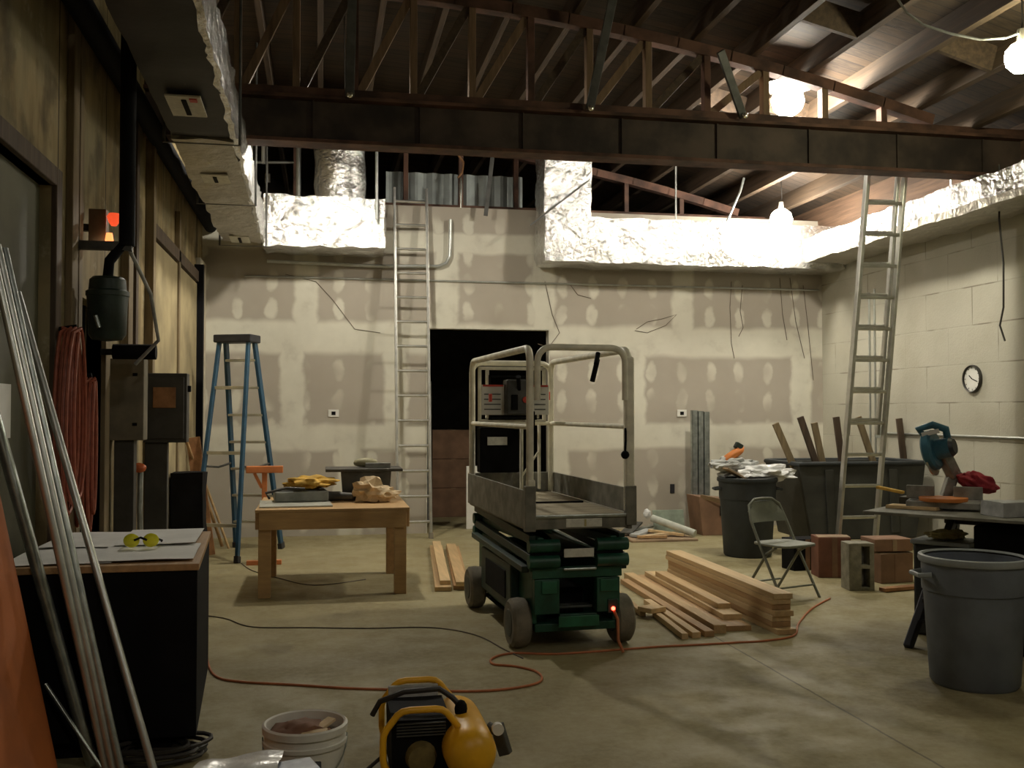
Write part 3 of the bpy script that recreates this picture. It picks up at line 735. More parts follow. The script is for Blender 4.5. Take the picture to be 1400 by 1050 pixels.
# platform
pf = MB().span(-.345,-.315,-.93,.93,.775,.87).span(.315,.345,-.93,.93,.775,.87).span(-.315,.315,-.93,-.90,.785,.865).span(-.315,.315,.90,.93,.775,.87)
P(pf, 'platform_frame', m_plat)
P(MB().span(-.315,.315,-.90,.90,.845,.872), 'deck', m_deck)
P(MB().span(-.31,.31,-.945,-.925,.855,.875), 'entry_lip', m_galv)
P(MB().span(-.315,.28,-.12,-.10,.872,.885), 'deck_seam', m_black)
P(MB().span(-.10,.14,-.936,-.930,.795,.85), 'decal', m_label)
P(MB().span(.02,.035,-.938,-.935,.80,.845), 'decal_stripe', mat('decal_tan', (.45,.40,.2), .6))
P(MB().span(-.36,-.345,-.93,.93,.79,1.03), 'toe_board', m_plat)
P(MB().span(.345,.36,-.93,.93,.87,1.03), 'toe_board', m_plat)
P(MB().span(-.345,.345,.93,.945,.87,1.03), 'toe_board', m_plat)
P(MB().span(-.37,-.30,-.95,-.90,.775,1.06), 'corner_post', m_plat)
P(MB().span(.30,.37,-.95,-.90,.80,1.05), 'corner_post', m_plat)
RT, RM = 1.93, 1.43
def hoop(a, b, zb, zt, r=.022, cr=.10):
    a = Vector(a); b = Vector(b); u = (b-a).normalized(); pts = [a+Vector((0,0,zb)), a+Vector((0,0,zt-cr))]
    for k in range(1, 6):
        g = k*PI/10; pts.append(a+u*cr*(1-math.cos(g))+Vector((0,0,zt-cr+cr*math.sin(g))))
    q = []
    for k in range(0, 5):
        g = k*PI/10; q.append(b-u*cr*(1-math.sin(g))+Vector((0,0,zt-cr+cr*math.cos(g))))
    pts += q+[b+Vector((0,0,zt-cr)), b+Vector((0,0,zb))]
    return MB().tube(pts, r, 12)
for sx in (-1, 1):
    P(hoop((sx*.33,-.915,0),(sx*.33,.90,0),.88,RT,.024,.09), 'guard_rail', m_cream, smooth=True, bev=0)
    P(MB().cyl((sx*.33,-.9,RM),(sx*.33,.9,RM),.017,n=12), 'mid_rail', m_cream, smooth=True, bev=0)
    P(MB().span(sx*.33-(.03 if sx > 0 else .022), sx*.33+.03, -.945, -.885, .88, 1.88 if sx > 0 else 1.1), 'post_sleeve', m_cream, bev=.012)
P(hoop((-.285,-.93,0),(.30,-.93,0),1.60,RT+.005,.021,.09), 'entry_hoop', m_cream, smooth=True, bev=0)
P(hoop((-.33,.915,0),(.33,.915,0),.88,RT-.01,.022,.08), 'back_rail', m_cream, smooth=True, bev=0)
P(MB().cyl((-.33,.9,RM),(.33,.9,RM),.017,n=12), 'mid_rail', m_cream, smooth=True, bev=0)
# upper control station inside the back rail
fr = MB()
fr.span(-.30,.26,.80,.83,1.86,1.885).span(-.30,.26,.80,.83,1.44,1.465).span(-.30,-.275,.80,.83,1.44,1.885).span(.235,.26,.80,.83,1.44,1.885)
fr.span(-.24,-.215,.79,.82,1.47,1.86).span(.175,.2,.79,.82,1.47,1.86)
P(fr, 'control_frame', m_cream)
P(MB().span(-.22,.18,.785,.80,1.80,1.815).span(-.22,.18,.785,.80,1.46,1.475).span(-.22,-.205,.785,.80,1.46,1.82).span(.165,.18,.785,.80,1.46,1.82), 'inner_frame', m_black)
for x0, x1 in ((-.285,-.10),(.13,.27)):
    pl = P(MB().span(x0, x1, .75, .765, 1.50, 1.74), 'placard', m_white); pl['label'] = 'white warning placard'
    P(MB().span(x0+.01, x1-.01, .745, .751, 1.725, 1.74), 'red_stripe', m_red, pl, bev=0)
    for k in range(4): P(MB().span(x0+.02, x1-.03, .746, .751, 1.54+.04*k, 1.548+.04*k), 'text_line', m_hub, pl, bev=0)
cb = P(MB().span(-.10,.10,.66,.80,1.50,1.78), 'control_box', m_darkgrey, bev=.012)
P(MB().cyl((.0,.66,1.70),(-.03,.57,1.80),.014,.02,10), 'joystick', m_black, cb, smooth=True, bev=0)
P(MB().cyl((.05,.66,1.62),(.05,.64,1.62),.025,n=14), 'stop_button', m_red, cb, smooth=True, bev=0)
P(MB().box((-.04,.65,1.60),(.05,.03,.12)), 'switch_cover', m_black, cb)
P(MB().box((.10,.66,1.47),(.05,.05,.12)), 'switch_grip', m_black, cb, bev=.008)
db = P(MB().span(-.30,.02,.74,.86,1.04,1.40), 'document_box', m_black, bev=.01)
P(MB().span(-.24,-.08,.733,.741,1.26,1.325), 'box_label', m_label, db, bev=0)
P(MB().span(.05,.07,.80,.85,.9,1.42).span(.20,.215,.80,.85,.9,1.42).bar((.06,.82,1.0),(.2,.82,1.2),.015,.015), 'cable_guide', m_cream)
lv = P(MB().cyl((.12,-.92,1.90),(.09,-.97,1.83),.016,n=10), 'gate_latch', m_black, smooth=True, bev=0)
P(MB().cyl((.11,-.94,1.86),(.065,-.97,1.72),.017,n=12), 'latch_grip', m_black, lv, smooth=True, bev=0)
P(MB().ball((.295,-.94,1.25),.028,2), 'latch_knob', m_black, smooth=True, bev=0)
P(MB().tube([(.30,-.935,1.42),(.295,-.95,1.34),(.295,-.94,1.27)],.008,6), 'latch_chain', m_black, bev=0)
P(MB().span(-.32,-.30,.3,.34,1.60,1.66), 'rail_tag', m_red)
P(MB().span(.31,.325,.88,.92,1.62,1.69), 'rail_tag', m_red)
P(MB().ball((.235,-.875,.26),.013,2), 'charge_light', emis('charge_light_red', (1,.06,.03), 12), smooth=True, bev=0)
P(MB().span(.20,.27,-.87,-.855,.23,.32), 'socket_plate', m_greendk)
P(MB().tube([(.24,-.875,.245),(.245,-.93,.20),(.23,-.98,.08),(.25,-1.02,.012)],.010,8), 'charge_cord', m_cord, smooth=True, bev=0)
# ------------------------------------------------------------------ lumber
def plank(p, q, w, h, z, m, label, group, roll=0):
    p = Vector(p); q = Vector(q); p.z = q.z = z+h/2
    o = MB().bar(p, q, w, h).build('lumber_board', m, None, .003)
    return tag(o, label, 'lumber', group)
# tall stack at right: one board on another
yA, yB, xA = 6.45, 8.6, 3.14
wn = [m_pine, m_pine2, m_pine3]
lab = ['lowest board', 'second board up', 'third board up', 'fourth board up', 'fifth board up', 'sixth board up', 'topmost board']
for i in range(7):
    j = random.uniform(-.012, .012); 
    plank((xA+j, yA+random.uniform(-.03,.03)+(-.05 if i == 0 else 0), 0), (xA+j, yB+random.uniform(-.03,.03), 0), .14, .0375, .0385*i, wn[i%3] if i != 6 else m_pine3, 'long pine plank, %s in the tall right-hand lumber stack' % lab[i], 'tall pine lumber stack')
# low pile beside it
LOW = [((930,822),(1042,868),.14,0,'beside the tall stack, lower of two'),((920,816),(1030,866),.14,1,'beside the tall stack, upper of two'),
       ((905,806),(1002,872),.09,0,'in the middle of the low pile'),((893,802),(986,876),.09,0,'left of the middle in the low pile')]
def seg(a, b, w, lay, m, nm, h=.038):
    z = lay*.0385
    return plank(fl(a[0], a[1], z), fl(b[0], b[1], z), w, h, z, m, 'pine board on the floor right of the lift, '+nm, 'low lumber pile')
plank((2.86,6.55,0),(2.93,8.75,0),.185,.038,0,m_pine2,'pine board on the floor against the tall stack, bottom of three','low lumber pile')
plank((2.90,6.75,0),(2.96,8.70,0),.14,.038,.0385,m_pine3,'pine board against the tall stack, middle of three','low lumber pile')
plank((2.92,6.95,0),(2.955,8.45,0),.10,.038,.077,m_pine,'pine board against the tall stack, top of three','low lumber pile')
plank((2.70,6.5,0),(2.755,8.75,0),.09,.06,0,m_pine,'pine board lying loose, next left of the three stacked beside the tall stack','low lumber pile')
plank((2.59,6.42,0),(2.65,8.55,0),.07,.04,0,m_pine2,'pine board lying loose, between the wide loose board and the thin strips','low lumber pile')
plank((2.49,6.40,0),(2.545,7.6,0),.06,.04,0,m_pine3,'short pine strip, second from the left of the loose strips','low lumber pile')
plank((2.40,6.38,0),(2.455,7.15,0),.045,.04,0,m_pine3,'short pine strip at the lower left of the lumber pile','low lumber pile')
plank((2.36,7.15,0),(2.44,8.45,0),.045,.04,0,m_pine,'pine strip at the upper left of the lumber pile, nearest the lift','low lumber pile')
tag(MB().box((2.42,7.12,.06),(.16,.14,.035),Matrix.Rotation(.5,3,'Z')).build('wood_offcut', m_pine3, None, .003), 'small pine offcut on top of the leftmost strips', 'offcut')
# small pile left of the lift
for i, (xa, xb, w, z, m, nm, ya, yb) in enumerate(((1.02,1.26,.14,0,m_pine,'left of the bottom two',8.45,11.1),(1.185,1.43,.14,0,m_pine2,'right of the bottom two',8.5,11.0),(1.05,1.27,.09,.0385,m_pine3,'on top at the left',8.55,11.15),(1.18,1.40,.10,.0385,m_pine,'on top at the right',8.45,10.9))):
    plank((xa,ya,0),(xb,yb,0),w,.038,z,m,'pine plank in the small pile between doorway and lift, '+nm,'small lumber pile')
# ------------------------------------------------------------------ front centre: compressor and bucket
e = E('air_compressor', (.5, 4.25, 0), 'yellow portable air compressor with tubular roll cage on the floor', 'compressor')
def octo(y, x0, x1, z0, z1, c=.09):
    return [(x0,y,z0+c),(x0,y,z1-c),(x0+c*.8,y,z1),(x1-c*.8,y,z1),(x1,y,z1-c),(x1,y,z0+c),(x1-c*.8,y,z0),(x0+c*.8,y,z0)]
def rounded(pts, k=.2):
    out = []; n = len(pts)
    for i in range(n):
        p = Vector(pts[i]); a = Vector(pts[i-1]); b = Vector(pts[(i+1)%n])
        out += [p.lerp(a, k), p.lerp(p.lerp(a, k).lerp(p.lerp(b, k), .5), .55), p.lerp(b, k)]
    return out
ax0 = atY(523, 1000, 4.08).x; ax1 = atY(629, 1000, 4.08).x
MB().tube(rounded(octo(4.05, ax0, ax1, .02, .325)), .014, 10, True).build('front_hoop', m_yellow, e, smooth=True)
MB().tube(rounded(octo(4.48, ax0+.02, ax1+.02, .02, .33)), .014, 10, True).build('rear_hoop', m_yellow, e, smooth=True)
for x, z in ((ax0+.005,.10),(ax1-.0,.10)): MB().cyl((x,4.05,z),(x+.02,4.48,z),.013,n=10).build('side_bar', m_yellow, e, smooth=True)
MB().puffy(ax0+.04, ax1-.035, 4.10, 4.44, .03, .27, .08, .004).build('motor_shroud', m_black, e, smooth=True)
MB().cyl(((ax0+ax1)/2, 4.10, .12), ((ax0+ax1)/2, 4.06, .12), .065, .055, 20).build('air_filter', mat('filter_brown', (.16,.12,.04), .6, 0, .3, 20), e, smooth=True)
MB().box(((ax0+ax1)/2, 4.46, .285), (.22, .02, .06)).build('rear_panel', m_cloth, e, .004)
g = MB()
for k in range(5): g.box(((ax0+ax1)/2+.0, 4.092, .21+k*.012), (.20, .012, .005))
g.build('vent_grille', m_darkgrey, e)
tc_ = atY(645, 1018, 3.98); tx = tc_.x; tz = .155; R = Matrix.Rotation(-PI/2, 3, 'X')
prof = [(.001,-.36),(.045,-.352),(.075,-.335),(.095,-.31),(.105,-.27),(.107,-.2),(.107,.1),(.105,.17),(.095,.21),(.06,.24),(.001,.255)]
MB().lathe(prof, (tx, 4.28, tz), 36, R).build('air_tank', m_yellow, e, smooth=True)
for y in (4.08, 4.42): MB().span(tx-.05, tx+.05, y-.02, y+.02, 0, .06).build('tank_foot', m_rubber, e, .004)
MB().tube([(ax0-.03,4.30,.24),(ax0+.0,4.28,.30),(ax0+.10,4.25,.345),(ax0+.25,4.25,.35),(ax1-.01,4.25,.31),(ax1+.03,4.22,.27)], .012, 8).build('carry_hose', m_wire, e, smooth=True)
MB().ball((ax1+.02, 4.2, .275), .028, 2, (1,1,1.4)).build('valve', m_black, e, smooth=True)
mb = MB().cyl((tx+.10,4.2,.20),(tx+.16,4.16,.16),.02,n=12).bar((tx+.13,4.14,.22),(tx+.165,4.12,.10),.04,.05)
mb.build('regulator', m_darkgrey, e, .004)
MB().cyl((tx+.115,4.05,.235),(tx+.115,4.02,.235),.024,n=16).build('gauge', m_white, e, smooth=True)
MB().tube([(ax0+.01,4.2,.10),(ax0-.05,4.18,.06),(ax0-.09,4.15,.035)], .008, 8).build('power_cord', m_wire, e, smooth=True)
MB().box((ax0-.105,4.14,.032), (.035,.03,.03), Matrix.Rotation(.5,3,'Z')).build('plug', m_black, e, .005)
bc = Vector((-.055, 3.85, 0))
e = E('plastic_bucket', bc, 'white plastic bucket holding scraps, left of the yellow compressor', 'bucket')
MB().lathe([(.005,0),(.128,0),(.132,.008),(.148,.29),(.155,.29),(.156,.305),(.149,.307),(.150,.335),(.157,.335),(.158,.36),(.150,.366),(.143,.362),(.142,.30),(.122,.02),(.005,.018)], bc, 48).build('body', m_white, e, smooth=True)
MB().tube([bc+Vector((-.155*math.cos(t), -.155*math.sin(t), .315-.14*math.sin(t))) for t in [i*PI/14 for i in range(15)]], .003, 6).build('wire_handle', m_galv, e)
MB().box(bc+Vector((.085,-.115,.165)), (.03,.006,.03), Matrix.Rotation(.63,3,'Z')).build('red_mark', m_red, e)
tag(MB().ball(bc+Vector((-.02,.03,.315)), .105, 3, (1,.8,.45), .4, 2, 5).build('rag', mat('brown_rag', (.20,.10,.06), .8, 0, .2, 9), None, smooth=True), 'brown rag stuffed in the white bucket', 'rag')
for i, (a, b, nm) in enumerate((((-.02,-.07,.31),(.10,.05,.355),'longer'),((-.01,-.03,.33),(.08,-.05,.34),'shorter'))):
    tag(MB().bar(bc+Vector(a), bc+Vector(b), .04, .012).build('wood_scrap', m_tan, None, .002), 'pale wood scrap in the white bucket, the %s one' % nm, 'scrap', 'scraps in the bucket')
# box with wrapping and leaflets in the very front
e = E('tool_box', (-.22, 3.36, 0), 'low dark box in front of the bucket, under the plastic wrapping', 'box')
MB().span(-.42, .0, 3.26, 3.48, 0, .335).build('body', m_darkgrey, e, .006)
MB().span(-.425, .005, 3.255, 3.485, .315, .34).build('lid', m_black, e, .004)
tag(MB().sheet((-.41,3.27,.341),(.27,.02,.0),(0.02,.19,.0),20,14,.003,.036,9,3).build('plastic_wrap', m_plasticwrap, None, smooth=True), 'crumpled whitish plastic wrapping in front of the bucket', 'wrapping')
tag(MB().box((-.10,3.36,.353),(.19,.16,.02),Matrix.Rotation(.3,3,'Z')).build('leaflet', m_bluebag, None, .002), 'dark blue-grey leaflet beside the crumpled wrapping', 'leaflet')
# ------------------------------------------------------------------ front left: black counter
e = E('counter', (-.98, 5.15, 0), 'black sided counter with plywood top against the left wall', 'counter')
cx0, cx1, cy0, cy1, cz = -1.40, -.535, 4.66, 5.9, .848
def cpoly(i): return [(cx0+i,cy0+i),(cx1-i,cy0+i),(cx1-.08-i,cy1-i),(cx0+i,cy1-i)]
MB().prism(cpoly(.008), 'z', .08, cz-.03).build('cabinet', m_black, e, .004)
MB().prism(cpoly(.06), 'z', 0, .08).build('plinth', m_black, e)
MB().prism(cpoly(0), 'z', cz-.03, cz).build('countertop', m_pine2, e, .003)
SH = [((-1.38,4.69),(.46,.03),(-.01,.62),0,'front left'),((-1.0,4.72),(.43,.02),(-.03,.56),1,'front right'),((-1.36,5.22),(.46,-.03),(.02,.62),2,'back left'),((-1.0,5.2),(.38,.03),(-.03,.66),3,'back right')]
for i, (o_, u, v, z, nm) in enumerate(SH):
    tag(MB().sheet((o_[0],o_[1],cz+.001+z*.004),(u[0],u[1],0),(v[0],v[1],0),8,8,.0015,.006,4,i).build('paper_sheet', m_paper), 'large white drawing sheet on the black counter, the %s one' % nm, 'paper', 'drawings on the counter')
gl = fl(193, 745, cz+.03)
e = E('safety_glasses', (gl.x, gl.y, cz+.03), 'pair of yellow safety glasses lying on the white drawings', 'glasses')
for s in (-1, 1):
    MB().ball((gl.x+s*.045, gl.y, cz+.052), .04, 3, (.95,.5,.85)).build('lens', m_lens, e, smooth=True)
    MB().tube([(gl.x+s*.08,gl.y+.01,cz+.055),(gl.x+s*.085,gl.y+.08,cz+.04),(gl.x+s*.075,gl.y+.13,cz+.03)], .005, 6).build('temple', m_black, e, smooth=True)
MB().tube([(gl.x-.03,gl.y-.015,cz+.055),(gl.x,gl.y-.018,cz+.068),(gl.x+.03,gl.y-.015,cz+.055)], .006, 6).build('bridge', m_black, e, smooth=True)
# conduits leaning on the left wall
PL = [((150,1072),(-14,330),.017,'leftmost of the bright bundle',m_conduit),((160,1073),(-4,335),.017,'middle of the bright bundle',m_conduit),((170,1074),(6,340),.016,'right one of the bright bundle',m_galv),((214,1068),(24,400),.017,'rightmost, standing apart from the bundle',m_conduit),((126,1046),(-10,560),.026,'thick dull one left of the bundle',m_galv)]
for (b, t, r, nm, m) in PL:
    p0 = fl(*b); p1 = atX(t[0], t[1], XL+.05); d = (p1-p0); p2 = p0+d*1.0
    tag(MB().tube([p0, p2], r, 14).build('steel_conduit', m, None, smooth=True), 'long steel conduit leaning on the left wall, '+nm, 'conduit', 'conduits leaning on the left wall')
p0 = fl(145, 1060); p1 = atX(62, 935, -1.15)
tag(MB().tube([p0, p1], .009, 10).build('thin_rod', m_galv, None, smooth=True), 'thin short rod slanting between orange board and conduits', 'rod')
# orange board
a = Vector((-1.02, 4.33, 0)); t = Vector((-1.40, 4.44, 1.66))
u = Vector((0, -1.3, 0)); v = t-a; n = u.cross(v).normalized()*.02
vs = [a, a+u, a+u+v, t]; vs += [p+n for p in vs]
tag(MB().add(vs, [(0,1,2,3),(4,5,6,7),(0,1,5,4),(1,2,6,5),(2,3,7,6),(3,0,4,7)]).build('orange_board', m_orangeboard), 'orange-brown board leaning on the left wall, in the near corner', 'board')
# hose coil by the counter
c = fl(212, 1036); w = []
for i in range(130):
    g = i*2*PI/26; r = .15+.05*math.sin(i*.37)+.01*math.cos(i)
    w.append(c+Vector((r*1.25*math.cos(g), r*.8*math.sin(g), .012+.012*(i/26))))
tag(MB().tube(w, .010, 6).build('cable_coil', m_wire, None, smooth=True), 'coil of black cable on the floor below the counter', 'cable')
# floor cords
def floorcord(pts, r, m, label, nm='extension_lead'):
    P3 = [fl(x, y, r) for x, y in pts]; out = []
    n = len(P3)
    for i in range(n-1):
        p0 = P3[max(i-1,0)]; p1 = P3[i]; p2 = P3[i+1]; p3 = P3[min(i+2,n-1)]
        for k in range(6):
            t = k/6; out.append(.5*((2*p1)+(p2-p0)*t+(2*p0-5*p1+4*p2-p3)*t*t+(3*p1-p0-3*p2+p3)*t**3))
    out.append(P3[-1])
    return tag(MB().tube(out, r, 6).build(nm, m, None, smooth=True), label, 'cord')
floorcord([(282,880),(284,905),(296,925),(330,932),(400,936),(480,941),(560,943),(640,945),(700,941),(738,932),(735,919),(705,911),(675,908),(673,900),(700,893),(760,894),(835,889),(900,884),(960,881),(1010,878),(1045,876),(1085,869),(1092,852),(1110,832),(1135,818)], .007, m_cord, 'orange extension cord snaking across the floor in front of the lift')
floorcord([(285,842),(310,846),(345,857),(420,858),(500,859),(590,858),(650,868),(690,888),(715,900)], .0045, m_wire2, 'thin dark cord curving across the floor behind the orange cord')
floorcord([(330,770),(345,780),(380,790),(430,800),(500,792)], .0045, m_wire2, 'dark cord on the floor under the workbench')
# ------------------------------------------------------------------ left wall equipment
tag(MB().tube([(-1.13,6.15,4.9),(-1.13,6.15,2.5)], .045, 14).build('black_pipe', m_black, None, smooth=True), 'upright black pipe above the hanging green motor', 'pipe')
hm = atY(147, 420, 6.15)
e = E('hoist_motor', (hm.x, 6.15, hm.z), 'dark green motor housing hanging from the black pipe', 'motor')
MB().lathe([(.01,-.20),(.085,-.19),(.105,-.16),(.11,-.0),(.115,.06),(.12,.065),(.12,.09),(.105,.10),(.10,.16),(.085,.175),(.01,.18)], (hm.x,6.15,hm.z), 28).build('housing', m_motor, e, smooth=True)
MB().tube([(hm.x,6.15,hm.z+.17),(hm.x+.01,6.14,hm.z+.27),(-1.13,6.15,hm.z+.40),(-1.13,6.15,hm.z+.55)], .03, 10).build('neck', m_black, e, smooth=True)
MB().cyl((hm.x-.04,6.03,hm.z-.06),(hm.x-.02,6.03,hm.z-.13),.012,n=8).build('shiny_tab', m_galv, e)
MB().bar((XL,6.15,hm.z+.36),(-1.1,6.15,hm.z+.36),.05,.05).build('bracket', m_darkgrey, e)
tag(MB().tube([(-1.12,6.2,hm.z+.34),(-1.05,6.5,hm.z+.12),(-1.04,6.75,hm.z-.15),(-1.2,6.86,hm.z-.30)], .012, 8).build('drop_cable', m_cloth, None, smooth=True), 'grey cable slanting down from the green motor', 'cable')
q = atY(181, 481, 6.9)
e = E('duct_canister', q, 'short black cylinder lying sideways above the grey switch box', 'canister')
MB().tube([q+Vector((-.12,0,0)), q+Vector((.15,0,0))], .05, 16).build('body', m_black, e, smooth=True)
MB().bar((XL,6.9+.06,q.z),(q.x-.1,6.9+.03,q.z),.04,.04).build('bracket', m_darkgrey, e)
def facepanel(px0, px1, py0, py1, Y, dep):
    a = atY(px0, py0, Y); b = atY(px1, py1, Y); return a.x, b.x, b.z, a.z
x0, x1, z0, z1 = facepanel(163, 196, 490, 602, 7.2, .2)
e = E('switch_box', ((x0+x1)/2, 7.2, z0), 'tan-grey electrical switch box left of the dark breaker panel', 'electrical box')
MB().span(XL+.003, x1, 7.2, 7.36, z0, z1).build('body', m_panelbox, e, .006)
for zz in (z0+.10, z1-.12): MB().span(x0+.09, x0+.12, 7.192, 7.2, zz, zz+.02).build('latch', m_black, e)
x0, x1, z0, z1 = facepanel(197, 255, 510, 605, 8.1, .15)
e = E('breaker_panel', ((x0+x1)/2, 8.1, z0), 'dark breaker panel with copper coloured plate on the left wall', 'electrical panel')
MB().span(XL+.075, x1, 8.1, 8.25, z0, z1).build('box', m_panel, e, .006)
MB().span(x0+.02, x1-.02, 8.085, 8.1, z0+.03, z1-.03).build('door', m_panel, e, .005)
MB().span(x0+.07, x1-.08, 8.076, 8.086, z1-.27, z1-.11).build('plate', m_copper, e, .003)
MB().box((x1+.01, 8.15, z1-.12), (.03,.03,.05)).build('knob', m_black, e, .006)
tag(MB().span(-1.35, -1.18, 8.14, 8.22, 0, z0-.002).build('panel_stand', m_panel, None, .004), 'dark upright backboard carrying the breaker panel', 'board')
tag(MB().span(-1.40, -1.27, 7.24, 7.34, 0, atY(180,602,7.2).z-.002).build('box_stand', m_panel, None, .004), 'dark upright backboard carrying the tan switch box', 'board')
q = atY(190, 640, 7.9)
tag(MB().ball(q, .045, 2, (1.2,.8,.8), .3, 3, 4).build('red_valve', mat('red_orange_cap', (.6,.14,.04), .4), None, smooth=True), 'small red-orange cap on the pipework below the switch box', 'cap')
tag(MB().tube([Vector((q.x,7.97,q.z)), Vector((q.x,7.95,q.z-.3)), Vector((q.x+.02,7.96,0))], .022, 8).build('supply_pipe', m_galv, None, smooth=True), 'thin grey pipe under the red-orange cap', 'pipe')
q = atX(22, 562, XL+.0)
tag(MB().span(XL-.058, XL-.052, q.y-.10, q.y+.10, q.z-.13, q.z+.13).build('paper_notice', m_paper), 'blank white paper pinned to the olive door', 'paper')
# orange cords hanging on the wall
def hank(y, z0, z1, w, m, label, seed):
    random.seed(seed); pts = []; n = 9
    for k in range(n):
        xx = XL+.05+.022*(k%5); dy = random.uniform(-.02,.02); ww = w*random.uniform(.6,1.15); zz = z0+random.uniform(-.1,.12)
        for i in range(18):
            g = -PI/2+2*PI*i/18
            pts.append((xx, y+dy+ww*math.cos(g)*(.5+.5*math.sin((g+PI/2)/2)**.5), (z1+zz)/2+(z1-zz)/2*math.sin(g+PI)))
    return tag(MB().tube(pts, .010, 6).build('extension_lead', m, None, smooth=True), label, 'cord', 'cords hung on the left wall')
hank(5.75, 1.02, 1.98, .17, m_cordred, 'hank of red-orange cord hanging beside the olive door, left of two', 3)
hank(6.12, .92, 1.72, .08, m_cordred, 'hank of red-brown cord hanging beside the black opening, right of two', 5)
for y, z, nm in ((5.75,1.97,'left'),(6.12,1.72,'right')):
    tag(MB().cyl((XL,y,z),(XL+.12,y,z+.02),.012,n=10).build('wall_hook', m_black), 'black wall hook over the hanging cords, the %s one' % nm, 'hook')
# things leaning at the back left
for (b, t, r, m, nm) in (((304,747),(254,600),.018,m_pine2,'thin wooden pole leaning on the left wall, farther left of two by the stepladder'),((313,750),(262,610),.014,m_pine,'thin wooden pole leaning on the left wall, right of two by the stepladder')):
    p0 = fl(*b); p1 = atX(t[0], t[1], XL+.04) if atX(t[0],t[1],XL+.04).y < 12.3 else atY(t[0], t[1], 12.3)
    tag(MB().tube([p0, p1], r, 8).build('wooden_pole', m, None, smooth=True), nm, 'pole')
p0 = fl(285, 762); p1 = Vector((XL+.09, p0.y+.15, 1.25))
tag(MB().bar(p0+Vector((0,0,.02)), p1, .14, .03).build('leaning_board', m_copper, None, .003), 'red-brown board leaning on the left wall behind the stepladder', 'board')
tag(MB().puffy(-1.38, -1.09, 9.75, 10.05, .02, .95, .08, .02, 5, 6).build('black_bag', m_black, None, smooth=True), 'upright black bag between breaker panel and stepladder', 'bag')
# ------------------------------------------------------------------ room beyond the doorway
k = 0
for (px, Y, w, zs_) in ((617,14.6,.62,(0,.42,.84)),):
    x = atY(px, 650, Y).x
    for i, z in enumerate(zs_):
        e = E('storage_box', (x, Y, z), 'brown box in the dark room beyond the doorway, %s of its stack' % ('bottom','middle','top')[i], 'box', 'boxes beyond the doorway')
        MB().span(x-w/2, x+w/2, Y-.25, Y+.25, z, z+.415).build('carton', m_card, e, .006)
        MB().span(x-.03, x+.03, Y-.255, Y+.255, z+.41, z+.418).build('tape', m_card2, e)
a = fl(639, 700); b = fl(668, 700)
tag(MB().span(atY(637,660,12.9).x, atY(676,660,12.9).x, 12.85, 12.88, 0, atY(640,637,12.9).z).build('white_panel', m_white, None, .003), 'pale panel standing in the doorway behind the lift', 'panel')
tag(MB().span(atY(576,560,14).x, atY(590,560,14).x, 14.0, 14.05, 0, 1.95).build('grey_post', m_sawgrey, None, .003), 'pale grey post just inside the dark doorway', 'post')
# ------------------------------------------------------------------ back right corner
def bin_(c, r0, r1, h, m, mr, label, ribs=True):
    c = Vector(c)
    e = E('trash_can', c, label, 'trash can')
    MB().lathe([(.01,0),(r0-.015,0),(r0,.02),(r0+(r1-r0)*.72,h*.72),(r0+(r1-r0)*.72+.008,h*.725),(r0+(r1-r0)*.75+.008,h*.76),(r1,h*.97),(r1-.012,h*.97),(r0-.01,.03),(.01,.025)], c, 56).build('body', m, e, smooth=True)
    MB().lathe([(r1-.014,h*.955),(r1+.012,h*.945),(r1+.018,h*.965),(r1+.014,h*.995),(r1-.004,h),(r1-.016,h*.985)], c, 56, cap=False).build('rim', mr, e, smooth=True)
    for k in (0, 1):
        g = PI*k-.2; R = Matrix.Rotation(g, 3, 'Z')
        MB().tube([c+R @ Vector((r1-.01,-.08,h*.86)), c+R @ Vector((r1+.05,-.06,h*.85)), c+R @ Vector((r1+.05,.06,h*.85)), c+R @ Vector((r1-.01,.08,h*.86))], .014, 8).build('handle', mr, e, smooth=True)
    return e
b = fl(1342, 938)
gc = Vector((b.x, b.y+.06, 0))
bin_(gc, .235, .275, .72, m_can, m_canrim, 'large grey plastic trash can in the right foreground')
w = gc+(Vector((0,0,1.53))-gc).normalized()*.0
d2c = Vector((-gc.x, -gc.y, 0)).normalized(); sd = Vector((-d2c.y, d2c.x, 0))
tb = MB().box(gc+d2c*.272+sd*.11*-1+Vector((0,0,.63)), (.035,.02,.02), Matrix.Rotation(math.atan2(sd.y,sd.x),3,'Z'))
b = fl(1036, 764)
gb = Vector((b.x, b.y+.25, 0))
bin_(gb, .25, .30, .83, m_candk, m_candk, 'dark trash can heaped with scraps near the back wall')
# contents of the dark bin
tag(MB().ball(gb+Vector((.19,-.02,.87)), .23, 4, (1.3,.8,.36), .6, 2.6, 21).build('plastic_wrap', m_plasticwrap, None), 'shiny crumpled plastic heaped on the dark trash can', 'wrapping')
tag(MB().box(gb+Vector((-.17,-.08,.87)), (.26,.16,.02), Matrix.Rotation(.5,3,'Y')).build('cardboard_scrap', m_card2, None, .002), 'bent cardboard scrap sticking out of the dark trash can', 'scrap')
tag(MB().box(gb+Vector((-.06,.10,.915)), (.42,.20,.03), Matrix.Rotation(-.35,3,'Y')).build('foam_scrap', m_cloth, None, .002), 'grey scrap board under the orange tool on the trash can', 'scrap')
oc = atY(1003, 621, gb.y+.1)
tag(MB().ball(gb+Vector((-.12,.12,.95)), .19, 4, (1.2,.8,.42), .5, 2.5, 27).build('scrap_bag', m_cloth, None), 'grey crumpled bag in the dark trash can under the orange tool', 'bag')
e = E('caulking_gun', oc-Vector((0,0,.06)), 'orange tool with dark green top resting on the dark trash can', 'tool')
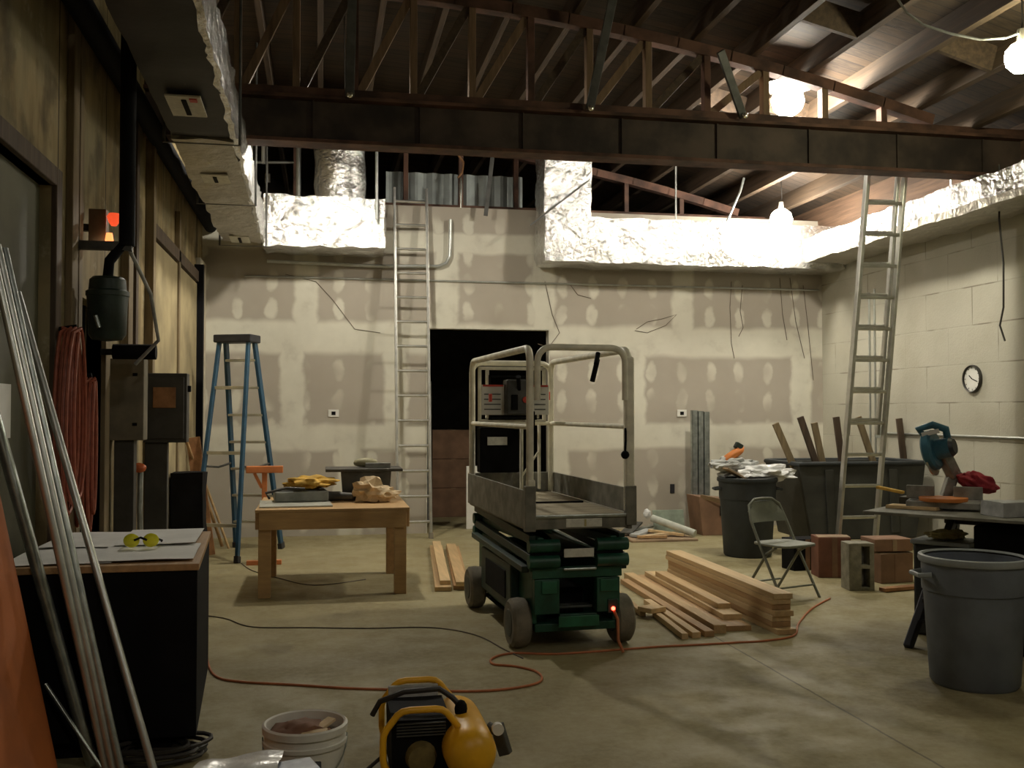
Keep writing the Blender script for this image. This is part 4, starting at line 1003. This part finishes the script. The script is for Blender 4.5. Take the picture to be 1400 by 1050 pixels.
MB().ball(oc, .10, 3, (1.4,.6,.45), .25, 2, 31, Matrix.Rotation(-.5,3,'Y')).build('body', m_orange, e, smooth=True)
MB().box(oc+Vector((.055,0,.085)), (.085,.06,.07), Matrix.Rotation(.5,3,'Y')).build('dark_cap', m_motor, e, .01)
MB().box(oc+Vector((.045,0,.03)), (.07,.07,.07), Matrix.Rotation(.5,3,'Y')).build('collar', m_stand, e, .01)
# steel stud bundle standing in a box
b = fl(958, 724); y = b.y
for i, px in enumerate((950, 958, 966)):
    x = atY(px, 600, y).x; zt = atY(px, 561+i, y).z
    u = MB()
    u.span(x-.045, x+.03, y-.03, y-.026, .02, zt).span(x-.045, x-.041, y-.03, y+.04, .02, zt).span(x+.026, x+.03, y-.03, y+.04, .02, zt)
    tag(u.build('metal_stud', m_galv), 'upright galvanised steel stud against the drywall, %s of three' % ('left','middle','right')[i], 'metal stud', 'upright steel studs')
cx = atY(968, 700, y-.35).x
e = E('carton', (cx, y-.4, 0), 'worn brown carton left of the dark trash can', 'carton')
MB().prism([(cx-.17,0),(cx+.15,0),(cx+.19,.44),(cx-.22,.48)], 'y', y-.6, y-.18).build('body', m_card, e, .006)
MB().bar((cx-.2,y-.6,.48),(cx+.17,y-.68,.40),.06,.008,(0,1,.6)).build('front_flap', m_card2, e)
MB().box((cx+.1,y-.612,.30),(.10,.01,.12)).build('dark_label', m_black, e)
MB().tube([(cx+.08,y-.62,.42),(cx+.13,y-.63,.40),(cx+.16,y-.63,.36)], .018, 8).build('shiny_edge', m_zinc, e, smooth=True)
MB().bar((cx+.19,y-.62,.40),(cx+.11,y-.62,.05),.05,.02,(0,1,0)).build('edge_strip', m_card2, e)
# debris on a sheet of board
e0 = fl(870, 742); e1 = fl(955, 742)
tag(MB().span(e0.x-.05, e1.x+.05, e0.y, e0.y+.95, 0, .025).build('scrap_sheet', m_card2, None, .003), 'flat board on the floor by the back wall under scraps', 'board')
bx = e0.x; by = e0.y
SC = [((.05,.25,.05),(.35,.55,.08),.12,.03,m_cloth,'flat grey strip'),((.15,.15,.05),(.62,.35,.06),.07,.03,m_tan,'lower pale wood'),((.28,.40,.09),(.66,.2,.05),.06,.03,m_pine3,'upper pale wood'),((.05,.12,.05),(.4,.08,.05),.06,.03,m_pine2,'front wood'),((.1,.6,.06),(.5,.7,.12),.10,.02,m_galv,'bent metal'),((.0,.4,.06),(.25,.75,.15),.15,.02,m_darkgrey,'dark sheet')]
for (a, b, w, h, m, nm) in SC:
    tag(MB().bar((bx+a[0],by+a[1],a[2]),(bx+b[0],by+b[1],b[2]),w,h).build('scrap_piece', m, None, .002), 'scrap on the board by the back wall, the %s piece' % nm, 'scrap', 'scraps by the back wall')
tag(MB().tube([(bx+.38,by+.55,.22),(bx+.78,by+.15,.07)], .045, 14).build('cardboard_tube', mat('pale_tube', (.5,.52,.46), .6, 0, .15, 9), None, smooth=True), 'pale thick tube slanting on the scrap heap', 'tube')
tag(MB().ball((bx+.34,by+.62,.27), .05, 2, (1,.8,1.1), .3, 3, 2).build('plastic_scrap', m_plasticwrap, None), 'small white crumpled plastic on top of the scrap heap', 'scrap')
tag(MB().box((bx+.62,by+.62,.16),(.4,.02,.30),Matrix.Rotation(-.25,3,'X')).build('green_panel', mat('green_glass', (.26,.31,.25), .35, .2, .2, 8), None, .003), 'greenish panel propped behind the scrap heap', 'panel')
# tilt cart with boards sticking out
yC = 9.95
x0 = atY(1092, 700, yC).x; x1 = 6.55; zr = atY(1150, 634, yC).z
e = E('tilt_cart', ((x0+x1)/2, yC+.4, 0), 'big dark plastic tilt cart by the right wall', 'cart')
bm_ = MB(); t_ = .03
prof = [(x0+.15,.14),(x1-.12,.14),(x1,zr),(x0,zr)]
y0_, y1_ = yC, yC+.82
bm_.prism(prof, 'y', y0_, y0_+t_).prism(prof, 'y', y1_-t_, y1_)
bm_.bar((x0+.15,(y0_+y1_)/2,.15),(x1-.12,(y0_+y1_)/2,.15),y1_-y0_-.05,.03).bar((x0+.16,(y0_+y1_)/2,.15),(x0+.02,(y0_+y1_)/2,zr-.01),.03,y1_-y0_-.05,(0,1,0)).bar((x1-.13,(y0_+y1_)/2,.15),(x1-.02,(y0_+y1_)/2,zr-.01),.03,y1_-y0_-.05,(0,1,0))
bm_.build('tub', m_cart, e, .01)
MB().tube(rounded([(x0-.01,y0_-.01,zr),(x1+.01,y0_-.01,zr),(x1+.01,y1_+.01,zr),(x0-.01,y1_+.01,zr)],.06), .025, 8, True).build('rim', m_candk, e, smooth=True)
for x in (x0+.38, x1-.38): MB().bar((x,y0_-.012,.2),(x-.03,y0_-.012,zr-.06),.10,.02,(0,1,0)).build('rib', m_cart, e, .01)
for x in (x0+.3, x1-.3):
    for yy in (y0_+.12, y1_-.12): MB().lathe([(.03,-.03),(.07,-.03),(.075,0),(.07,.03),(.03,.03)], (x,yy,.075), 20, Matrix.Rotation(PI/2,3,'Y')).build('wheel', m_rubber, e, smooth=True)
ST = [((1060,579),(1084,636),'first'),((1094,570),(1118,640),'second'),((1113,578),(1126,640),'third'),((1143,570),(1152,640),'fourth'),((1173,570),(1200,650),'fifth'),((1229,572),(1238,650),'sixth')]
for i, (t, b, nm) in enumerate(ST):
    yy = yC+.15+.09*i; p1 = atY(t[0], t[1], yy); p0 = atY(b[0], b[1], yy); d = (p1-p0).normalized(); p0 = p0-d*.45
    if p0.x < x0+.20: p0.x = x0+.20
    tag(MB().bar(p0, p1, .07, .035, (0,1,0)).build('waste_board', m_boarddk if i%2 else m_board, None, .003), 'old board sticking up from the tilt cart, %s from the left' % nm, 'board', 'boards in the tilt cart')
# cord-wrapped pale thing in front of cart: folding chair
fc = fl(1082, 820); cb_ = Vector((fc.x, fc.y+.18, 0)); rz = math.radians(20)
e = E('folding_chair', cb_, 'beige-grey metal folding chair facing the room', 'chair', None, rz)
def Q(mb, n, m, **k): return mb.build(n, m, e, k.get('bev', 0), k.get('smooth', True), True)
# local: x right, y to the back
for s in (-1, 1):
    Q(MB().tube([(s*.21,-.22,.0),(s*.205,.02,.40),(s*.20,.14,.62),(s*.175,.19,.74),(s*.10,.205,.785)], .012, 10), 'front_leg', m_chair)
    Q(MB().tube([(s*.19,.24,.0),(s*.185,-.02,.36),(s*.18,-.12,.42)], .012, 10), 'rear_leg', m_chair)
Q(MB().tube([(-.10,.205,.785),(0,.207,.79),(.10,.205,.785)], .012, 10), 'top_tube', m_chair)
for y, z, x in ((-.165,.10,.205),(.19,.10,.185)): Q(MB().cyl((-x,y,z),(x,y,z),.008,n=8), 'stretcher', m_chair)
seat = MB(); out = []
for i in range(28):
    g = 2*PI*i/28; cxx = math.cos(g); sy = math.sin(g)
    out.append((.205*math.copysign(abs(cxx)**.45, cxx), -.04+.20*math.copysign(abs(sy)**.45, sy)))
Q(seat.prism(out, 'z', .425, .445), 'seat', m_chair, bev=.006)
bk = MB(); vs = []; fs = []; nx = 10; nz = 5
for sdd in (0, .008):
    for i in range(nx+1):
        for j in range(nz+1):
            x = -.19+.38*i/nx; z = .60+.17*j/nz; z2 = min(z, .785-.10*max(0,abs(x)-.10)/.09)
            vs.append((x, .15+.35*(z-.62)+.05*(1-(x/.19)**2)*0.6-.02+sdd, z2))
K = (nx+1)*(nz+1)
for i in range(nx):
    for j in range(nz):
        a = i*(nz+1)+j
        fs.append((a,a+1,a+nz+2,a+nz+1)); fs.append((K+a,K+a+1,K+a+nz+2,K+a+nz+1))
for i in range(nx):
    for j in (0, nz): a = i*(nz+1)+j; fs.append((a,a+nz+1,K+a+nz+1,K+a))
for j in range(nz):
    for i in (0, nx): a = i*(nz+1)+j; fs.append((a,a+1,K+a+1,K+a))
Q(bk.add(vs, fs), 'backrest', m_chair)
# concrete block, boxes beside the chair
p = fl(1182, 808); 
e = E('concrete_block', p, 'grey hollow concrete block on end right of the folding chair', 'block')
R = Matrix.Rotation(-.15, 3, 'Z'); c0 = Vector((p.x, p.y+.11, 0))
blk = MB()
for (dx, dz, sx, sz) in ((-.09,.2,.025,.40),(.09,.2,.025,.40),(0,.012,.16,.028),(0,.2,.16,.03),(0,.388,.16,.028)): blk.box(c0+R @ Vector((dx,0,dz)), (sx if sx > .1 else .04, .19, sz), R)
blk.box(c0+R @ Vector((-.05,-.09,.2)), (.10,.012,.40), R)
blk.build('shell', m_block, e, .004)
MB().box(c0+Vector((0,.05,.2)), (.15,.02,.36), R).build('web', m_block, e)
def cart_box(px, py, w, d, h, z, rz, m, label, flap=True):
    p = fl(px, py); c = Vector((p.x, p.y+d/2, z)); R = Matrix.Rotation(rz, 3, 'Z')
    e = E('cardboard_box', c, label, 'box')
    MB().box(c+Vector((0,0,h/2)), (w, d, h), R).build('body', m, e, .006)
    if flap: MB().box(c+Vector((0,0,h+.004))+R @ Vector((0,-d*.25,0)), (w*.98, d*.45, .006), R @ Matrix.Rotation(.08,3,'X')).build('flap', m_card2, e)
    MB().box(c+R @ Vector((0,-d/2-.002,h/2)), (.05, .003, h*.98), R).build('tape', m_card, e)
    return e
cart_box(1225, 797, .34, .28, .26, 0, .1, m_card, 'brown cardboard box right of the concrete block, lower one')
p = fl(1225, 797)
e = E('cardboard_box', (p.x, p.y+.15, .267), 'flat brown carton on top of the box by the concrete block', 'box')
MB().box((p.x+.0, p.y+.15, .267+.065), (.36,.27,.11), Matrix.Rotation(-.05,3,'Z')).build('body', mat('carton_redder', (.25,.14,.085), .8, 0, .2, 5), e, .006)
MB().box((p.x, p.y+.012, .33), (.04,.004,.10)).build('tape', m_card2, e)
cart_box(1145, 790, .30, .24, .37, 0, -.2, mat('red_carton', (.17,.07,.045), .8, 0, .2, 5), 'reddish carton standing between the folding chair and the concrete block')
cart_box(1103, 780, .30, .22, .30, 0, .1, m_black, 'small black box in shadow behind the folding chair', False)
p = fl(1215, 806)
tag(MB().bar((p.x-.12,p.y-.10,.02),(p.x+.42,p.y+.02,.02),.08,.03).build('wood_offcut', m_copper, None, .003), 'reddish wood offcut on the floor before the boxes', 'offcut')
# ------------------------------------------------------------------ mitre saw bench
A = Vector((3.60, 6.10, .86)); U = Vector((.62, -.78, 0)).normalized(); V = Vector((.78, .62, 0)).normalized()
e = E('saw_bench', A+U*.8+V*.4-Vector((0,0,.86)), 'long plank bench under the blue mitre saw, dark beneath', 'bench')
Rb = Matrix((U, V, Vector((0,0,1)))).transposed()
def bb(u0, u1, v0, v1, z0, z1, mb=None):
    c = A+U*((u0+u1)/2)+V*((v0+v1)/2); c.z = (z0+z1)/2
    return (mb or MB()).box(c, (u1-u0, v1-v0, z1-z0), Rb)
bb(-.05, 2.05, 0, .82, .842, .862).build('benchtop', m_plat, e, .003)
for u, v in ((1.97,.08),(1.97,.74),(.5,.74)): bb(u-.04, u+.04, v-.04, v+.04, 0, .842).build('leg', m_black, e, .004)
# mitre saw
sc = A+U*.33+V*.46; sc.z = .862
Rv = Matrix.Rotation(math.radians(-38), 3, 'Z')   # saw facing the room
e = E('mitre_saw', sc, 'blue mitre saw with its head raised, standing on the bench', 'saw')
def T(x, y, z): return sc+Rv @ Vector((x, y, z))
MB().box(T(0,0,.035), (.46,.24,.05), Rv).build('base', m_sawgrey, e, .008)
MB().lathe([(.01,0),(.15,0),(.155,.01),(.155,.025),(.01,.03)], T(0,-.03,.058), 36).build('turntable', m_orange, e, smooth=True)
for x_ in (-.15,.15): MB().box(T(x_,.04,.11), (.18,.025,.09), Rv).build('fence', m_sawgrey, e, .004)
MB().bar(T(.0,.13,.06), T(.06,.15,.26), .08, .07).build('pivot_post', m_sawgrey, e, .01)
MB().bar(T(.06,.14,.22), T(-.02,.02,.42), .07, .09).build('arm', m_sawgrey, e, .012)
Rx = Matrix.Rotation(PI/2, 3, 'X')
hc = T(-.07,-.0,.40)
Rg = Rv @ Matrix.Rotation(math.radians(78), 3, 'Y') @ Matrix.Rotation(.25, 3, 'X')
MB().lathe([(.01,-.035),(.12,-.035),(.137,-.02),(.137,.02),(.12,.035),(.01,.035)], hc, 36, Rg).build('blade_guard', m_sawblue, e, smooth=True)
MB().lathe([(.01,-.006),(.115,-.006),(.115,.006),(.01,.006)], hc-Vector((0,0,.06)), 40, Rg).build('blade', m_alu, e, smooth=True)
MB().cyl(hc+Rg @ Vector((0,0,.02)), hc+Rg @ Vector((0,0,.13)), .072, .066, 24).build('motor', m_sawblue, e, smooth=True)
MB().cyl(hc+Rg @ Vector((0,0,.13)), hc+Rg @ Vector((0,0,.155)), .066, .05, 24).build('motor_cap', m_bluedk, e, smooth=True)
hp = [T(-.10,-.02,.48), T(-.15,-.05,.545), T(-.06,-.06,.575), T(.02,-.03,.545), T(.03,.0,.47)]
MB().tube(hp, .026, 10).build('handle', m_sawblue, e, smooth=True)
MB().bar(T(-.13,-.06,.505), T(-.02,-.05,.535), .05, .03).build('white_sticker', m_white, e, .004)
MB().tube([T(.05,.15,.24), T(.12,.18,.20)], .03, 10).build('dust_port', m_bluedk, e, smooth=True)
# dust bag as its own part
MB().ball(T(.20,.16,.18), .11, 4, (1.35,.75,.6), .35, 2.2, 8, Matrix.Rotation(.3,3,'Y')).build('dust_bag', m_redcloth, e, smooth=True)
MB().bar(T(-.26,.05,.10), T(-.44,.09,.13), .05, .02).build('wing', m_yelcloth, e, .004)
# clutter on the bench
k_ = A+U*1.25+V*.38
tag(MB().box((k_.x,k_.y,.40),(1.3,.42,.79),Rb).build('dark_filler', m_black, None, .01), 'black block added to darken the space under the saw bench', 'filler')  # invented black block that supplies the darkness beneath the bench
q = A+U*.80+V*.30; q.z = .862
tag(MB().puffy(q.x-.14, q.x+.16, q.y-.1, q.y+.12, .866, .955, .05, .01).build('grey_bundle', m_cloth, None, smooth=True), 'grey folded bundle on the bench right of the mitre saw', 'bundle')
q = A+U*.98+V*.50
tag(MB().cyl((q.x,q.y,.863),(q.x,q.y,1.0),.03,n=16).build('dark_cup', m_black, None, smooth=True), 'small dark cup at the right end of the bench', 'cup')
q = A+U*1.08+V*.40
tag(MB().ball((q.x,q.y,.93), .11, 3, (.9,.8,.6), .5, 2.4, 17).build('red_rag', m_redcloth, None, smooth=True), 'red rag at the right edge of the photo on the bench', 'rag')
q = A+U*.05+V*.35
tag(bb(-.0, .34, .28, .42, .863, .885).build('bench_plank', m_pine3, None, .003), 'short pale plank on the left end of the saw bench', 'plank')
tag(bb(.02, .18, .48, .62, .863, .93).build('parts_tray', m_darkgrey, None, .006), 'small grey tray behind the plank on the saw bench', 'tray')
# plastic sawhorse in front
f0 = fl(1241, 886); 
e = E('sawhorse', (f0.x+.4, f0.y+.05, 0), 'black folding sawhorse standing behind the grey trash can', 'sawhorse')
top0 = atY(1281, 772, f0.y+.24)
ux = U; vy = V; hz = .785
t0 = Vector((top0.x, top0.y, top0.z)); dl = (t0-f0); t0 = f0+dl*(hz/dl.z)
for off in (0, .78):
    o = ux*off
    MB().bar(f0+o, t0+o, .07, .05, ux).build('leg', m_bluedk, e, .008)
    g0 = f0+o+vy*.62
    MB().bar(g0, t0+o+vy*.06, .07, .05, ux).build('leg', m_bluedk, e, .008)
    m0 = (f0+o).lerp(t0+o, .33); m1 = g0.lerp(t0+o+vy*.06, .33)
    MB().bar(m0, m1, .03, .03).build('side_brace', m_bluedk, e, .003)
MB().bar(t0-ux*.06+vy*.03, t0+ux*.84+vy*.03, .09, .08).build('top_beam', m_bluedk, e, .008)
MB().bar(f0.lerp(t0,.36), f0.lerp(t0,.36)+ux*.78, .14, .03).build('tray', m_bluedk, e, .006)
MB().bar(f0.lerp(t0,.2), f0.lerp(t0,.2)+ux*.78, .025, .025).build('cross_bar', m_bluedk, e, .003)
# cloth, bottle under the bench edge on the sawhorse
q = A+U*.32+V*.55; zt_ = .655
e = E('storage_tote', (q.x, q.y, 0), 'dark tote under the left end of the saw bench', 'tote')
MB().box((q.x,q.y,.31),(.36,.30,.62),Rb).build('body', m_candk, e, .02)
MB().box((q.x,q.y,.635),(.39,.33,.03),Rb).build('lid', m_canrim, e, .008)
tag(MB().ball((q.x-.0,q.y,zt_+.025), .11, 3, (1.2,.8,.35), .5, 2.4, 41).build('yellow_rag', mat('pale_yellow_cloth', (.55,.50,.28), .8, 0, .2, 12), None), 'crumpled pale yellow rag on the dark tote under the saw bench', 'rag')
q = f0.lerp(t0,.36)+ux*.10; q.z += .016
e = E('spray_bottle', q, 'teal bottle standing on the black sawhorse tray', 'bottle')
MB().lathe([(.01,0),(.045,0),(.05,.02),(.05,.16),(.03,.2),(.016,.22),(.016,.25),(.01,.25)], q, 20).build('bottle_body', m_teal, e, smooth=True)
MB().box(q+Vector((-.01,0,.265)), (.07,.03,.04)).build('spray_head', m_white, e, .004)
# wall clock on the right wall
c = atX(1331, 518, XR)
e = E('wall_clock', c, 'small round clock on the pale block wall', 'clock')
Rw = Matrix.Rotation(-PI/2, 3, 'Y')
MB().lathe([(.128,0),(.145,0),(.148,.02),(.138,.038),(.128,.03)], c, 40, Rw, cap=False).build('rim', m_panel, e, smooth=True)
MB().lathe([(.001,0),(.131,0),(.131,.015),(.001,.016)], c, 40, Rw).build('dial', m_clock, e, smooth=True)
for an, L, w in ((.9,.06,.010),(-1.9,.09,.007)):
    d = Vector((0, math.sin(an)*L, math.cos(an)*L)); o = c+Vector((-.02,0,0))
    MB().bar(o, o+d, w, .003, (1,0,0)).build('hand', m_black, e)
tk = MB()
for i in range(12):
    an = i*PI/6; d = Vector((0, math.sin(an), math.cos(an))); o = c+Vector((-.0175,0,0)); tk.bar(o+d*.105, o+d*.122, .006, .002, (1,0,0))
tk.build('hour_marks', m_black, e)
# pipes on the right wall by the ladder
for px, y0p, y1p, nm in ((1186,400,640,'left'),(1193,395,640,'right')):
    a = atX(px, y0p, 6.66); b = atX(px, y1p, 6.66)
    if a.y > 12.3: a.y = 12.2
    tag(MB().cyl((6.679,a.y,a.z),(6.679,a.y,b.z),.0115,n=8).build('riser_conduit', m_conduit), 'upright thin conduit on the right wall behind the ladder, %s of two' % nm, 'conduit', 'upright conduits on the right wall')
# ------------------------------------------------------------------ world, exposure
wd = bpy.data.worlds.new('world'); S.world = wd; wd.use_nodes = True
wd.node_tree.nodes['Background'].inputs[0].default_value = (.05,.045,.03,1)
wd.node_tree.nodes['Background'].inputs[1].default_value = .2
S.view_settings.view_transform = 'Standard'; S.view_settings.look = 'None'
S.view_settings.exposure = 0.0; S.view_settings.gamma = 1; S.view_settings.use_curve_mapping = False
